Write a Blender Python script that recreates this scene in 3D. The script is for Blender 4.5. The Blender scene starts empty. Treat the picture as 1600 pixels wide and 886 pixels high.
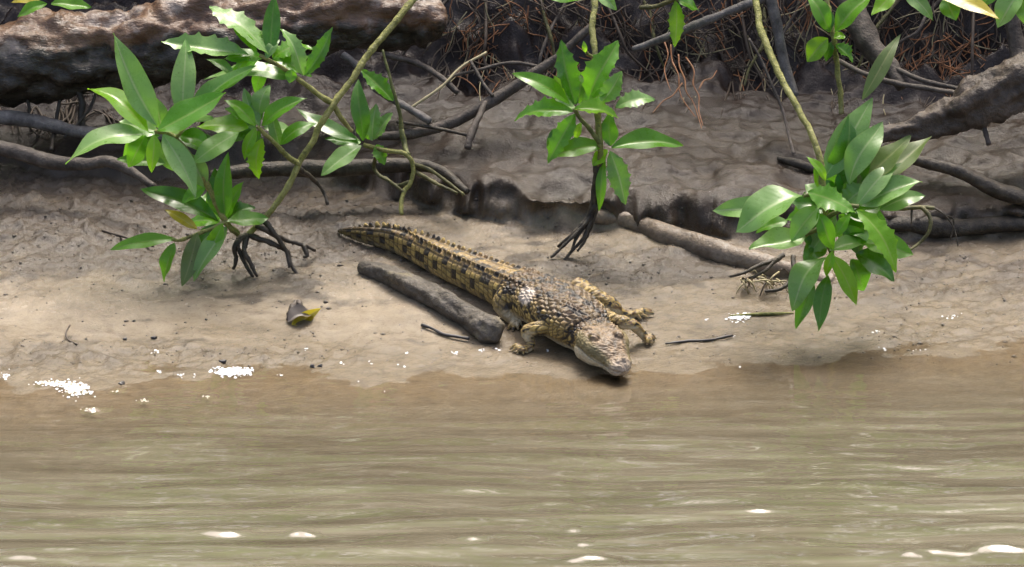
import bpy, math, random
import numpy as np
from mathutils import Vector, noise as mnoise, kdtree

random.seed(7)
rng = np.random.default_rng(7)
sc = bpy.context.scene
col = sc.collection

# ------------------------------------------------------------------ camera
TILT = math.radians(18.0)
DIST = 8.0
FPX = 8000.0                                   # focal length in photograph pixels
CAM = np.array([0.0, -DIST*math.cos(TILT), DIST*math.sin(TILT)])
FWD = np.array([0.0, math.cos(TILT), -math.sin(TILT)])
UPV = np.array([0.0, math.sin(TILT), math.cos(TILT)])
cd = bpy.data.cameras.new('camera')
cam = bpy.data.objects.new('camera', cd)
col.objects.link(cam)
cam.location = CAM
cam.rotation_euler = (math.pi/2 - TILT, 0, 0)
cd.sensor_width = 36.0
cd.lens = 36.0*FPX/1600.0
cd.clip_end = 500
cd.clip_start = 0.1
sc.camera = cam

# ------------------------------------------------------------------ light
SUN_EL, SUN_AZ = math.radians(61), math.radians(10)       # azimuth from +Y towards +X
SUN = np.array([math.sin(SUN_AZ)*math.cos(SUN_EL), math.cos(SUN_AZ)*math.cos(SUN_EL), math.sin(SUN_EL)])
w = bpy.data.worlds.new('World')
sc.world = w
w.use_nodes = True
nt = w.node_tree
sky = nt.nodes.new('ShaderNodeTexSky')
sky.sky_type = 'NISHITA'
sky.sun_disc = False
sky.sun_elevation = SUN_EL
sky.sun_rotation = SUN_AZ
sky.dust_density = 7.0
sky.air_density = 0.7
sky.ozone_density = 0.6
bgn = nt.nodes['Background']
bgn.inputs['Strength'].default_value = 0.15
nt.links.new(sky.outputs[0], bgn.inputs[0])
sd = bpy.data.lights.new('sun', 'SUN')
sd.energy = 1.5
sd.angle = math.radians(22)
sd.color = (1.0, 0.95, 0.87)
sun = bpy.data.objects.new('sun', sd)
col.objects.link(sun)
sun.rotation_euler = Vector(-SUN).to_track_quat('-Z', 'Y').to_euler()
sun.location = (1, 3, 6)

sc.view_settings.view_transform = 'Standard'
sc.view_settings.look = 'None'
sc.view_settings.gamma = 1
sc.view_settings.exposure = 1.3
sc.view_settings.use_curve_mapping = False
sc.render.engine = 'CYCLES'
sc.cycles.use_denoising = True
sc.cycles.max_bounces = 6
sc.cycles.transparent_max_bounces = 6
sc.cycles.sample_clamp_indirect = 4

# ------------------------------------------------------------------ helpers
def ray(px, py):
    return FWD + np.array([1.0, 0, 0])*((px-800)/FPX) + UPV*((443-py)/FPX)

def at(px, py, Y):
    "the point of the sight line through a photograph pixel that lies at depth Y"
    d = ray(px, py)
    return CAM + d*((Y-CAM[1])/d[1])

def project(P):
    r = P - CAM
    z = r @ FWD
    return 800 + FPX*r[..., 0]/z, 443 - FPX*(r @ UPV)/z

_perm = rng.permutation(4096)
_ga = rng.uniform(0, 2*np.pi, 4096)
_gx, _gy = np.cos(_ga), np.sin(_ga)
def perlin(x, y, seed=0):
    x = np.asarray(x, float) + seed*17.31
    y = np.asarray(y, float) - seed*9.77
    xi, yi = np.floor(x).astype(int), np.floor(y).astype(int)
    xf, yf = x-xi, y-yi
    u, v = xf*xf*xf*(xf*(xf*6-15)+10), yf*yf*yf*(yf*(yf*6-15)+10)
    def g(i, j, dx, dy):
        h = _perm[(_perm[(i+seed*131) & 4095]+j) & 4095]
        return _gx[h]*dx + _gy[h]*dy
    a = g(xi, yi, xf, yf); b = g(xi+1, yi, xf-1, yf)
    c = g(xi, yi+1, xf, yf-1); d = g(xi+1, yi+1, xf-1, yf-1)
    return ((a+(b-a)*u)*(1-v) + (c+(d-c)*u)*v)*1.5
def fbm(x, y, octv=4, seed=0, gain=0.5):
    s = 0; a = 1.0
    for k in range(octv):
        s = s + a*perlin(x*2**k, y*2**k, seed+k)
        a *= gain
    return s
def sstep(a, b, x):
    t = np.clip((x-a)/(b-a), 0, 1)
    return t*t*(3-2*t)
def blob(px, py, cx, cy, rx, ry):
    return np.exp(-(((px-cx)/rx)**2 + ((py-cy)/ry)**2))

# ------------------------------------------------------------------ terrain
def curve(rows):
    a = np.array(rows, float)
    return lambda px: np.interp(px, a[:, 0], a[:, 1])
shore_row = curve([(-400, 640), (0, 608), (120, 610), (230, 592), (400, 580), (560, 586), (700, 584), (860, 584), (980, 578), (1100, 570), (1200, 560), (1300, 553), (1450, 548), (1600, 542), (2000, 530)])
ledge_row = curve([(-400, 240), (0, 252), (200, 282), (320, 262), (420, 268), (520, 285), (600, 300), (680, 322), (760, 338), (850, 345), (1000, 352), (1100, 362), (1200, 366), (1400, 362), (1600, 362), (2000, 362)])
ledge_h = curve([(-400, .02), (0, .02), (250, .022), (420, .03), (520, .034), (620, .036), (760, .042), (900, .04), (1050, .042), (1200, .04), (1300, .03), (1600, .035), (2000, .03)])
BS = 0.12
_px = np.linspace(-400, 2000, 241)
_Ys = np.array([(lambda d: CAM[1] + d[1]*(-CAM[2]/d[2]))(ray(p, r)) for p, r in zip(_px, shore_row(_px))])
_Yl = []
for p, r, ys in zip(_px, ledge_row(_px), _Ys):
    d = ray(p, r)
    # CAM.z + t dz = BS*(CAM.y + t dy - ys)
    t = (BS*(CAM[1]-ys)-CAM[2])/(d[2]-BS*d[1])
    _Yl.append(CAM[1]+t*d[1])
_Yl = np.array(_Yl)
_X = (_px-800)/1000.0
def base_h(x, y):
    xc = x*8.0/(8.0+0.95*(y-0.0)) if np.isscalar(y) else x*8.0/(8.0+0.95*np.clip(y, -1.5, 1.5))
    ys = np.interp(xc, _X, _Ys); yl = np.interp(xc, _X, _Yl)
    lh = ledge_h(xc*1000+800)
    ys = ys + 0.03*perlin(xc*5, xc*0+3.3, 4) + 0.012*perlin(xc*17, xc*0+1.7, 5)
    wob = 0.02*perlin(xc*9, xc*0+5, 6) + 0.012*perlin(xc*24, y*10, 7)
    z = BS*np.minimum(y, yl)-BS*ys
    tt = np.maximum(y-ys, 0)
    z = z-BS*0.055*(1-np.exp(-tt/0.055))
    z = np.where(y < ys, np.where(y > ys-0.1, -(y-ys)**2*0.5, np.maximum((y-ys+0.05)*0.10, -0.25)), z)
    z = z + lh*sstep(-0.008, 0.022, y-yl-wob)
    z = z + 0.012*sstep(0.0, 0.05, y-yl)
    u = np.maximum(y-yl, 0)
    z = z + 0.20*np.minimum(u, 0.24) + 0.10*np.clip(u-0.24, 0, 0.25)
    yw = 0.52 + 0.05*perlin(xc*3, xc*0+8, 8)
    z = z + 0.60*sstep(0, 0.40, y-yw) + 0.02*np.clip(y-yw-0.4, 0, 40)
    return z
def rough_mask(px, py):
    r = 0.20 + 0.75*blob(px, py, 430, 370, 190, 70) + 0.95*blob(px, py, 90, 335, 330, 85) \
        + 0.7*blob(px, py, 120, 560, 170, 26) + 0.65*blob(px, py, 440, 560, 180, 16) + 0.5*blob(px, py, 1050, 410, 160, 30) \
        + 0.6*blob(px, py, 1480, 440, 160, 55) + 0.45*blob(px, py, 1420, 530, 220, 16)+0.4*blob(px, py, 980, 440, 90, 25)
    r = r - 0.5*blob(px, py, 180, 490, 140, 34) - 0.4*blob(px, py, 640, 480, 130, 45)
    return np.clip(r, 0.04, 1)
def height(x, y):
    x = np.asarray(x, float); y = np.asarray(y, float)
    z = base_h(x, y)
    xc = x*8.0/(8.0+0.95*np.clip(y, -1.5, 1.5))
    yl = np.interp(xc, _X, _Yl)
    ys = np.interp(xc, _X, _Ys)
    px, py = project(np.stack([x, y, z], -1))
    R = rough_mask(px, py)
    up = sstep(0.0, 0.03, y-yl)
    near = (np.abs(x) < 1.6) & (y > -1.0) & (y < 1.5)
    lum = fbm(x*30, y*30, 3, 11)
    lum2 = fbm(x*75, y*75, 3, 12)
    lump = np.maximum(lum, -0.15)*0.0075 + np.maximum(lum2, -0.1)*0.0042
    big = fbm(x*7, y*7, 3, 13)*0.007
    rid = fbm(x*8, y*15, 2, 14)*0.013 + (0.35-np.abs(fbm(x*13, y*20, 2, 15)))*0.012
    zz = z + np.where(near, R*lump*(1-up) + 0.5*big*(1-up) + up*(0.8*rid+lump*0.45+big), 0)
    edge = sstep(-0.06, 0.09, y-ys)
    zz = z + (zz-z)*(0.35+0.65*edge)
    back = sstep(0.42, 0.6, y)
    zz = zz + back*np.where(near, fbm(x*9, y*9+z*7, 4, 20)*0.05, 0)
    return zz

def G(px, py, dz=0.0):
    "where the sight line through a pixel meets the ground raised by dz"
    d = ray(px, py)
    Y = np.linspace(-1.7, 1.4, 1600)
    P = CAM + d*((Y-CAM[1])/d[1])[:, None]
    f = P[:, 2]-(np.maximum(base_h(P[:, 0], P[:, 1]), 0.0)+dz)
    k = int(np.argmax(f < 0)) if np.any(f < 0) else len(Y)-1
    k = max(k, 1)
    a = f[k-1]/(f[k-1]-f[k]) if f[k-1] != f[k] else 0
    return P[k-1]+(P[k]-P[k-1])*a
def gz(x, y):
    return float(height(np.array([x]), np.array([y]))[0])

# ------------------------------------------------------------------ material helpers
def new_mat(name):
    m = bpy.data.materials.new(name)
    m.use_nodes = True
    n = m.node_tree
    return m, n, n.nodes['Principled BSDF'], n.nodes['Material Output']
def N(nt, t, **kw):
    n = nt.nodes.new(t)
    for k, v in kw.items():
        setattr(n, k, v)
    return n
def noise_n(nt, vec, scale, detail=4, rough=0.55):
    n = N(nt, 'ShaderNodeTexNoise')
    n.inputs['Scale'].default_value = scale
    n.inputs['Detail'].default_value = detail
    n.inputs['Roughness'].default_value = rough
    if vec is not None:
        nt.links.new(vec, n.inputs['Vector'])
    return n
def ramp_n(nt, src, stops):
    r = N(nt, 'ShaderNodeValToRGB')
    e = r.color_ramp.elements
    while len(e) < len(stops):
        e.new(0.5)
    for q, (p, c) in zip(e, stops):
        q.position = p
        q.color = (c, c, c, 1) if np.isscalar(c) else (c[0], c[1], c[2], 1)
    nt.links.new(src, r.inputs[0])
    return r
def mix_n(nt, fac, a, b, blend='MIX'):
    m = N(nt, 'ShaderNodeMix', data_type='RGBA', blend_type=blend)
    for s, v in ((m.inputs[0], fac), (m.inputs[6], a), (m.inputs[7], b)):
        if hasattr(v, 'is_linked'):
            nt.links.new(v, s)
        elif np.isscalar(v):
            s.default_value = v
        else:
            s.default_value = (v[0], v[1], v[2], 1)
    return m.outputs[2]
def bump_n(nt, src, strength, dist, normal=None):
    b = N(nt, 'ShaderNodeBump')
    b.inputs['Strength'].default_value = strength
    b.inputs['Distance'].default_value = dist
    nt.links.new(src, b.inputs['Height'])
    if normal is not None:
        nt.links.new(normal, b.inputs['Normal'])
    return b.outputs[0]
def math_n(nt, op, a, b=None):
    m = N(nt, 'ShaderNodeMath', operation=op)
    for s, v in ((m.inputs[0], a), (m.inputs[1], b)):
        if v is None: continue
        if hasattr(v, 'is_linked'): nt.links.new(v, s)
        else: s.default_value = v
    return m.outputs[0]

def mat_mud():
    m, n, p, o = new_mat('wet_mud')
    tc = N(n, 'ShaderNodeTexCoord').outputs['Object']
    at_ = N(n, 'ShaderNodeAttribute', attribute_name='mudcol')
    wet = N(n, 'ShaderNodeAttribute', attribute_name='wet').outputs['Fac']
    n1 = noise_n(n, tc, 38, 6, 0.65)
    n2 = noise_n(n, tc, 260, 4, 0.7)
    n3 = noise_n(n, tc, 900, 2, 0.6)
    v1 = ramp_n(n, n1.outputs[0], [(0.3, 0.72), (0.5, 1.0), (0.72, 1.15)])
    c = mix_n(n, 1.0, at_.outputs['Color'], v1.outputs[0], 'MULTIPLY')
    spk = ramp_n(n, n2.outputs[0], [(0.30, 0.45), (0.40, 0.92), (0.62, 1.0), (0.75, 1.18)])
    c = mix_n(n, 0.75, c, spk.outputs[0], 'MULTIPLY')
    # bluish grey wet silt blotches
    g = ramp_n(n, noise_n(n, tc, 17, 5, 0.6).outputs[0], [(0.52, 0.0), (0.68, 0.22)])
    c = mix_n(n, g.outputs[0], c, mix_n(n, 0.55, c, (0.19, 0.18, 0.17)))
    n.links.new(c, p.inputs['Base Color'])
    r = ramp_n(n, noise_n(n, tc, 60, 3).outputs[0], [(0.35, 0.12), (0.65, 0.40)])
    rr = math_n(n, 'MAXIMUM', math_n(n, 'SUBTRACT', r.outputs[0], math_n(n, 'MULTIPLY', wet, 0.30)), 0.09)
    n.links.new(rr, p.inputs['Roughness'])
    p.inputs['Specular IOR Level'].default_value = 0.34
    b = bump_n(n, n2.outputs[0], 0.55, 0.0035)
    b = bump_n(n, n3.outputs[0], 0.35, 0.0012, b)
    b = bump_n(n, n1.outputs[0], 0.35, 0.005, b)
    n.links.new(b, p.inputs['Normal'])
    return m
def mat_water():
    m, n, p, o = new_mat('muddy_water')
    tc = N(n, 'ShaderNodeTexCoord').outputs['Object']
    mp = N(n, 'ShaderNodeMapping')
    mp.inputs['Scale'].default_value = (2.4, 26.0, 1)
    n.links.new(tc, mp.inputs['Vector'])
    a = noise_n(n, mp.outputs[0], 1.0, 4, 0.6)
    c = ramp_n(n, a.outputs[0], [(0.30, (0.078, 0.067, 0.043)), (0.5, (0.122, 0.108, 0.072)), (0.68, (0.178, 0.160, 0.112))])
    n.links.new(c.outputs[0], p.inputs['Base Color'])
    p.inputs['Roughness'].default_value = 0.025
    p.inputs['IOR'].default_value = 1.42
    p.inputs['Specular IOR Level'].default_value = 0.6
    mp2 = N(n, 'ShaderNodeMapping')
    mp2.inputs['Scale'].default_value = (22.0, 75.0, 1)
    n.links.new(tc, mp2.inputs['Vector'])
    f = noise_n(n, mp2.outputs[0], 1.0, 3, 0.5)
    bm = bump_n(n, f.outputs[0], 0.05, 0.003)
    n.links.new(bm, p.inputs['Normal'])
    tr = N(n, 'ShaderNodeBsdfTransparent')
    tr.inputs[0].default_value = (0.95, 0.92, 0.86, 1)
    gl = N(n, 'ShaderNodeBsdfGlossy')
    gl.inputs['Roughness'].default_value = 0.05
    n.links.new(bm, gl.inputs['Normal'])
    fr = N(n, 'ShaderNodeFresnel'); fr.inputs[0].default_value = 1.33
    n.links.new(bm, fr.inputs['Normal'])
    thin = N(n, 'ShaderNodeMixShader')
    n.links.new(fr.outputs[0], thin.inputs[0])
    n.links.new(tr.outputs[0], thin.inputs[1]); n.links.new(gl.outputs[0], thin.inputs[2])
    d = N(n, 'ShaderNodeAttribute', attribute_name='murk').outputs['Fac']
    mx = N(n, 'ShaderNodeMixShader')
    n.links.new(d, mx.inputs[0])
    n.links.new(thin.outputs[0], mx.inputs[1]); n.links.new(p.outputs[0], mx.inputs[2])
    n.links.new(mx.outputs[0], o.inputs['Surface'])
    return m
def mat_leaf(name, c1, c2, rib, trans, tfac=0.38, rough=0.27, spots=0.0):
    m, n, p, o = new_mat(name)
    uv = N(n, 'ShaderNodeUVMap').outputs[0]
    tc = N(n, 'ShaderNodeTexCoord').outputs['Object']
    sep = N(n, 'ShaderNodeSeparateXYZ'); n.links.new(uv, sep.inputs[0])
    oi = N(n, 'ShaderNodeObjectInfo').outputs['Random']
    nz = noise_n(n, tc, 45, 4)
    f = math_n(n, 'ADD', math_n(n, 'MULTIPLY', nz.outputs[0], 0.9), math_n(n, 'MULTIPLY', math_n(n, 'SUBTRACT', oi, 0.7), 0.7))
    c = mix_n(n, ramp_n(n, f, [(0.15, 0.0), (0.65, 1.0)]).outputs[0], c1, c2)
    av = math_n(n, 'ABSOLUTE', math_n(n, 'SUBTRACT', sep.outputs[1], 0.5))
    ribf = ramp_n(n, av, [(0.0, 0.85), (0.022, 0.55), (0.055, 0.0)])
    wv = math_n(n, 'SINE', math_n(n, 'MULTIPLY', math_n(n, 'SUBTRACT', sep.outputs[0], math_n(n, 'MULTIPLY', av, 0.45)), 75.0))
    vein = ramp_n(n, wv, [(0.90, 0.0), (1.0, 0.10)])
    c = mix_n(n, vein.outputs[0], c, rib)
    c = mix_n(n, ribf.outputs[0], c, rib)
    rim = ramp_n(n, math_n(n, 'ADD', av, math_n(n, 'MULTIPLY', nz.outputs[0], 0.10)), [(0.50, 0.0), (0.56, 0.3)])
    c = mix_n(n, rim.outputs[0], c, (0.26, 0.25, 0.06))
    md = ramp_n(n, noise_n(n, tc, 34, 5, 0.7).outputs[0], [(0.62, 0.0), (0.72, 0.22)])
    c = mix_n(n, md.outputs[0], c, (0.17, 0.14, 0.085))
    sp = ramp_n(n, noise_n(n, tc, 210, 3, 0.6).outputs[0], [(0.62, 0.0), (0.70, 0.35+spots)])
    c = mix_n(n, sp.outputs[0], c, (0.045, 0.04, 0.015))
    n.links.new(c, p.inputs['Base Color'])
    rg = ramp_n(n, noise_n(n, tc, 70, 3).outputs[0], [(0.3, rough-0.08), (0.7, rough+0.14)])
    n.links.new(rg.outputs[0], p.inputs['Roughness'])
    p.inputs['Specular IOR Level'].default_value = 0.55
    bb = bump_n(n, wv, 0.025, 0.0010)
    bb = bump_n(n, noise_n(n, tc, 60, 2).outputs[0], 0.16, 0.003, bb)
    n.links.new(bb, p.inputs['Normal'])
    t = N(n, 'ShaderNodeBsdfTranslucent')
    tcol = mix_n(n, ribf.outputs[0], mix_n(n, 0.35, trans, c), rib)
    n.links.new(tcol, t.inputs[0])
    mx = N(n, 'ShaderNodeMixShader'); mx.inputs[0].default_value = tfac
    n.links.new(p.outputs[0], mx.inputs[1]); n.links.new(t.outputs[0], mx.inputs[2])
    n.links.new(mx.outputs[0], o.inputs['Surface'])
    return m
def mat_wood(name, c1, c2, c3, scale=30, rough=0.6, bump=0.6, stretch=None, patch=None, spec=0.4):
    m, n, p, o = new_mat(name)
    tc = N(n, 'ShaderNodeTexCoord').outputs['Object']
    if stretch:
        mp = N(n, 'ShaderNodeMapping'); mp.inputs['Scale'].default_value = stretch
        n.links.new(tc, mp.inputs['Vector']); v = mp.outputs[0]
    else:
        v = tc
    a = noise_n(n, v, scale, 6, 0.65)
    b = noise_n(n, v, scale*6, 4, 0.65)
    c = ramp_n(n, a.outputs[0], [(0.3, c1), (0.5, c2), (0.7, c3)]).outputs[0]
    c = mix_n(n, 0.7, c, ramp_n(n, b.outputs[0], [(0.3, 0.45), (0.55, 1.0), (0.75, 1.25)]).outputs[0], 'MULTIPLY')
    if patch:
        pf = ramp_n(n, noise_n(n, tc, patch[1], 5, 0.6).outputs[0], [(patch[2], 0.0), (patch[2]+0.07, patch[3])])
        c = mix_n(n, pf.outputs[0], c, patch[0])
    n.links.new(c, p.inputs['Base Color'])
    rg = ramp_n(n, b.outputs[0], [(0.3, rough-0.15), (0.7, min(1, rough+0.2))])
    n.links.new(rg.outputs[0], p.inputs['Roughness'])
    p.inputs['Specular IOR Level'].default_value = spec
    bb = bump_n(n, a.outputs[0], bump, 0.008)
    bb = bump_n(n, b.outputs[0], bump, 0.003, bb)
    n.links.new(bb, p.inputs['Normal'])
    return m
def mat_plain(name, c, rough=0.5, var=0.3, scale=60, spec=0.5):
    m, n, p, o = new_mat(name)
    tc = N(n, 'ShaderNodeTexCoord').outputs['Object']
    a = noise_n(n, tc, scale, 4)
    cc = mix_n(n, var, c, ramp_n(n, a.outputs[0], [(0.3, 0.3), (0.7, 1.4)]).outputs[0], 'MULTIPLY')
    n.links.new(cc, p.inputs['Base Color'])
    p.inputs['Roughness'].default_value = rough
    p.inputs['Specular IOR Level'].default_value = spec
    n.links.new(bump_n(n, a.outputs[0], 0.3, 0.002), p.inputs['Normal'])
    return m
def mat_attr(name, attr, rough=0.5):
    m, n, p, o = new_mat(name)
    a = N(n, 'ShaderNodeAttribute', attribute_name=attr)
    tc = N(n, 'ShaderNodeTexCoord').outputs['Object']
    b = noise_n(n, tc, 350, 3, 0.6)
    c = mix_n(n, 0.55, a.outputs['Color'], ramp_n(n, b.outputs[0], [(0.3, 0.5), (0.5, 1.0), (0.72, 1.3)]).outputs[0], 'MULTIPLY')
    n.links.new(c, p.inputs['Base Color'])
    r = ramp_n(n, b.outputs[0], [(0.3, rough-0.12), (0.7, rough+0.15)])
    n.links.new(r.outputs[0], p.inputs['Roughness'])
    n.links.new(bump_n(n, b.outputs[0], 0.35, 0.002), p.inputs['Normal'])
    p.inputs['Specular IOR Level'].default_value = 0.4
    return m

LM = {
 'bright': mat_leaf('leaf_bright_green', (0.135, 0.340, 0.010), (0.210, 0.440, 0.018), (0.36, 0.52, 0.10), (0.50, 0.98, 0.03), 0.54),
 'mid':    mat_leaf('leaf_green', (0.070, 0.220, 0.012), (0.118, 0.310, 0.018), (0.25, 0.40, 0.08), (0.32, 0.80, 0.03), 0.48),
 'dark':   mat_leaf('leaf_deep_green', (0.036, 0.125, 0.010), (0.062, 0.178, 0.015), (0.14, 0.26, 0.05), (0.19, 0.54, 0.02), 0.40),
 'silver': mat_leaf('leaf_sheen_green', (0.135, 0.265, 0.065), (0.195, 0.345, 0.095), (0.33, 0.45, 0.18), (0.28, 0.66, 0.04), 0.32, 0.30, 0.1),  # paler base colour carries the sky sheen
 'olive':  mat_leaf('leaf_olive_mud_spotted', (0.085, 0.135, 0.030), (0.120, 0.165, 0.045), (0.22, 0.25, 0.09), (0.18, 0.32, 0.05), 0.32, 0.38, 0.5),
 'yellow': mat_leaf('leaf_yellow', (0.40, 0.33, 0.02), (0.50, 0.42, 0.05), (0.52, 0.46, 0.16), (0.70, 0.58, 0.04), 0.35),
}
M_mud = mat_mud()
M_water = mat_water()
M_stem = mat_wood('green_stem_bark', (0.07, 0.08, 0.02), (0.25, 0.25, 0.06), (0.36, 0.35, 0.14), 75, 0.6, 0.8)
M_stem_dk = mat_wood('olive_stem_bark', (0.06, 0.07, 0.02), (0.13, 0.14, 0.04), (0.22, 0.22, 0.08), 70, 0.55, 0.35)
M_root = mat_wood('wet_root', (0.015, 0.012, 0.008), (0.045, 0.035, 0.022), (0.10, 0.08, 0.05), 70, 0.42, 0.5)
M_rootg = mat_wood('mossy_root', (0.04, 0.04, 0.012), (0.10, 0.095, 0.03), (0.19, 0.17, 0.06), 70, 0.5, 0.5)
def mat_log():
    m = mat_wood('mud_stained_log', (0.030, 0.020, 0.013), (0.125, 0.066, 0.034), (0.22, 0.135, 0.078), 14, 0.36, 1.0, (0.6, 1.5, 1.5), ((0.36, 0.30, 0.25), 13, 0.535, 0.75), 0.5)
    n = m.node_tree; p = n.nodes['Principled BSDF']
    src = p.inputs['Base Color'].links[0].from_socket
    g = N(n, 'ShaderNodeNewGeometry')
    a = N(n, 'ShaderNodeAttribute', attribute_name='lower_dark').outputs['Fac']  # weight of the darker tone on the lower half
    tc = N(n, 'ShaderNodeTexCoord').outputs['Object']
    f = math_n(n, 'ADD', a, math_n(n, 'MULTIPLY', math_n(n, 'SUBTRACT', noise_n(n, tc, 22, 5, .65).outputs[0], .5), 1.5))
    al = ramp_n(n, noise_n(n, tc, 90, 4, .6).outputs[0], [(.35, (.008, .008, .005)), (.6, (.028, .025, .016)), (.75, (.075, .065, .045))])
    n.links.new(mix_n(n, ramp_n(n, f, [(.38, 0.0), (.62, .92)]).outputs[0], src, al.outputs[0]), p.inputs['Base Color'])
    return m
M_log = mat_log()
M_drift = mat_wood('grey_driftwood', (0.032, 0.026, 0.018), (0.085, 0.071, 0.052), (0.165, 0.148, 0.122), 34, 0.55, 0.8, None, ((0.21, 0.175, 0.10), 20, 0.56, 0.6))
M_buried = mat_wood('mud_coated_branch', (0.10, 0.075, 0.05), (0.165, 0.125, 0.085), (0.22, 0.175, 0.125), 20, 0.42, 0.6)
M_rootb = mat_wood('brown_root_bark', (0.035, 0.025, 0.017), (0.085, 0.064, 0.046), (0.14, 0.11, 0.085), 24, 0.5, 0.8)
M_branch = mat_wood('dark_branch_bark', (0.03, 0.024, 0.018), (0.075, 0.06, 0.047), (0.15, 0.125, 0.10), 40, 0.6, 0.6)
M_grey = mat_wood('grey_branch_bark', (0.05, 0.045, 0.042), (0.12, 0.11, 0.10), (0.21, 0.195, 0.18), 50, 0.6, 0.5)
M_rust = mat_plain('rusty_rootlet', (0.26, 0.105, 0.035), 0.55, 0.5)
M_fine = mat_plain('brown_rootlet', (0.065, 0.045, 0.028), 0.6, 0.5)
M_straw = mat_plain('straw_rootlet', (0.36, 0.31, 0.17), 0.6, 0.4)
M_dark = mat_plain('dark_wet_debris', (0.03, 0.026, 0.024), 0.35, 0.5)
M_crumb = mat_plain('mud_crumb', (0.085, 0.068, 0.05), 0.5, 0.5)
M_glint = mat_plain('white_glint', (0.80, 0.80, 0.79), 0.10, 0.15, 300)  # white base colour stands in for sun glints

# ------------------------------------------------------------------ mesh helpers
def mesh_obj(name, V, F, mat, parent=None, smooth=True, uv=None):
    org = np.array(parent.location) if parent is not None else np.zeros(3)
    if parent is not None and parent.parent is not None:
        org = org + np.array(parent.parent.location)
    me = bpy.data.meshes.new(name)
    V = np.asarray(V, float)-org
    me.from_pydata([tuple(v) for v in V], [], [tuple(int(i) for i in f) for f in F])
    if smooth:
        me.polygons.foreach_set('use_smooth', [True]*len(me.polygons))
    if uv is not None:
        l = me.uv_layers.new(name='UVMap')
        li = np.zeros(len(me.loops), int); me.loops.foreach_get('vertex_index', li)
        l.data.foreach_set('uv', np.asarray(uv, float)[li].ravel())
    me.materials.append(mat)
    o = bpy.data.objects.new(name, me)
    col.objects.link(o)
    if parent is not None:
        o.parent = parent
    return o
def set_origin(o, p):
    "move a top-level mesh's origin to its base"
    p = Vector(p)
    for v in o.data.vertices: v.co -= p
    o.location = p
def thing(name, loc, label, cat, group=None):
    o = bpy.data.objects.new(name, None)
    col.objects.link(o)
    o.location = tuple(loc)
    o.empty_display_size = 0.05
    tag(o, label, cat, group)
    return o
def tag(o, label=None, cat=None, group=None, kind=None):
    if label: o['label'] = label
    if cat: o['category'] = cat
    if group: o['group'] = group
    if kind: o['kind'] = kind
    return o
def spline(P, n):
    P = np.asarray(P, float)
    if len(P) == 2:
        t = np.linspace(0, 1, n)[:, None]
        return P[0]*(1-t)+P[1]*t
    d = np.r_[0, np.cumsum(np.maximum(np.linalg.norm(np.diff(P[:, :3], axis=0), axis=1), 1e-5)**0.7)]
    Q = np.vstack([2*P[0]-P[1], P, 2*P[-1]-P[-2]])
    out = []
    for t in np.linspace(0, d[-1], n):
        k = min(max(int(np.searchsorted(d, t, 'right'))-1, 0), len(P)-2)
        u = (t-d[k])/(d[k+1]-d[k])
        p0, p1, p2, p3 = Q[k], Q[k+1], Q[k+2], Q[k+3]
        out.append(0.5*((2*p1)+(-p0+p2)*u+(2*p0-5*p1+4*p2-p3)*u*u+(-p0+3*p1-3*p2+p3)*u**3))
    return np.array(out)
def tube(P, R, n=None, seg=8, amp=0.0, freq=20, seed=0, caps=True, aniso=1.0):
    "tapered tube along a smoothed path; amp = relative surface unevenness"
    P = np.asarray(P, float)
    R = np.asarray(R, float) if not np.isscalar(R) else np.full(len(P), R)
    n = n or max(6, 4*len(P))
    S = spline(np.column_stack([P, R]), n)
    C, rad = S[:, :3], np.maximum(S[:, 3], 1e-4)
    T = np.gradient(C, axis=0); T /= np.linalg.norm(T, axis=1)[:, None]+1e-12
    u = np.cross(T[0], [0.3, 0.2, 0.93]); u /= np.linalg.norm(u)
    V = []
    for i in range(n):
        u = u-T[i]*(u@T[i]); u /= np.linalg.norm(u); v = np.cross(T[i], u)
        for j in range(seg):
            a = 2*math.pi*j/seg
            d = u*math.cos(a)+v*math.sin(a)
            r = rad[i]
            if amp:
                q = (C[i]*np.array([1, 1, 1])+d*r*0.9)*freq
                if aniso != 1.0:
                    along = float(i)/n*np.linalg.norm(C[-1]-C[0])*freq
                    q = np.array([along/aniso, math.cos(a)*r*freq, math.sin(a)*r*freq])
                r = r*(1+amp*mnoise.fractal(Vector((q[0]+seed*3.7, q[1], q[2])), 0.8, 2.1, 4))
            V.append(C[i]+d*r)
    F = [(i*seg+j, i*seg+(j+1) % seg, (i+1)*seg+(j+1) % seg, (i+1)*seg+j) for i in range(n-1) for j in range(seg)]
    if caps:
        V.append(C[0]-T[0]*rad[0]*0.3); a0 = len(V)-1
        V.append(C[-1]+T[-1]*rad[-1]*0.3); a1 = len(V)-1
        F += [(a0, (j+1) % seg, j) for j in range(seg)]
        F += [(a1, (n-1)*seg+j, (n-1)*seg+(j+1) % seg) for j in range(seg)]
    return np.array(V), F
class Heap:
    "collects several shapes that form one mesh"
    def __init__(s): s.V = []; s.F = []; s.n = 0
    def add(s, V, F):
        s.V.append(np.asarray(V, float)); s.F += [tuple(i+s.n for i in f) for f in F]; s.n += len(V)
    def build(s, name, mat, parent=None, smooth=True):
        return mesh_obj(name, np.vstack(s.V), s.F, mat, parent, smooth)
VIEW = -FWD
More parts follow.
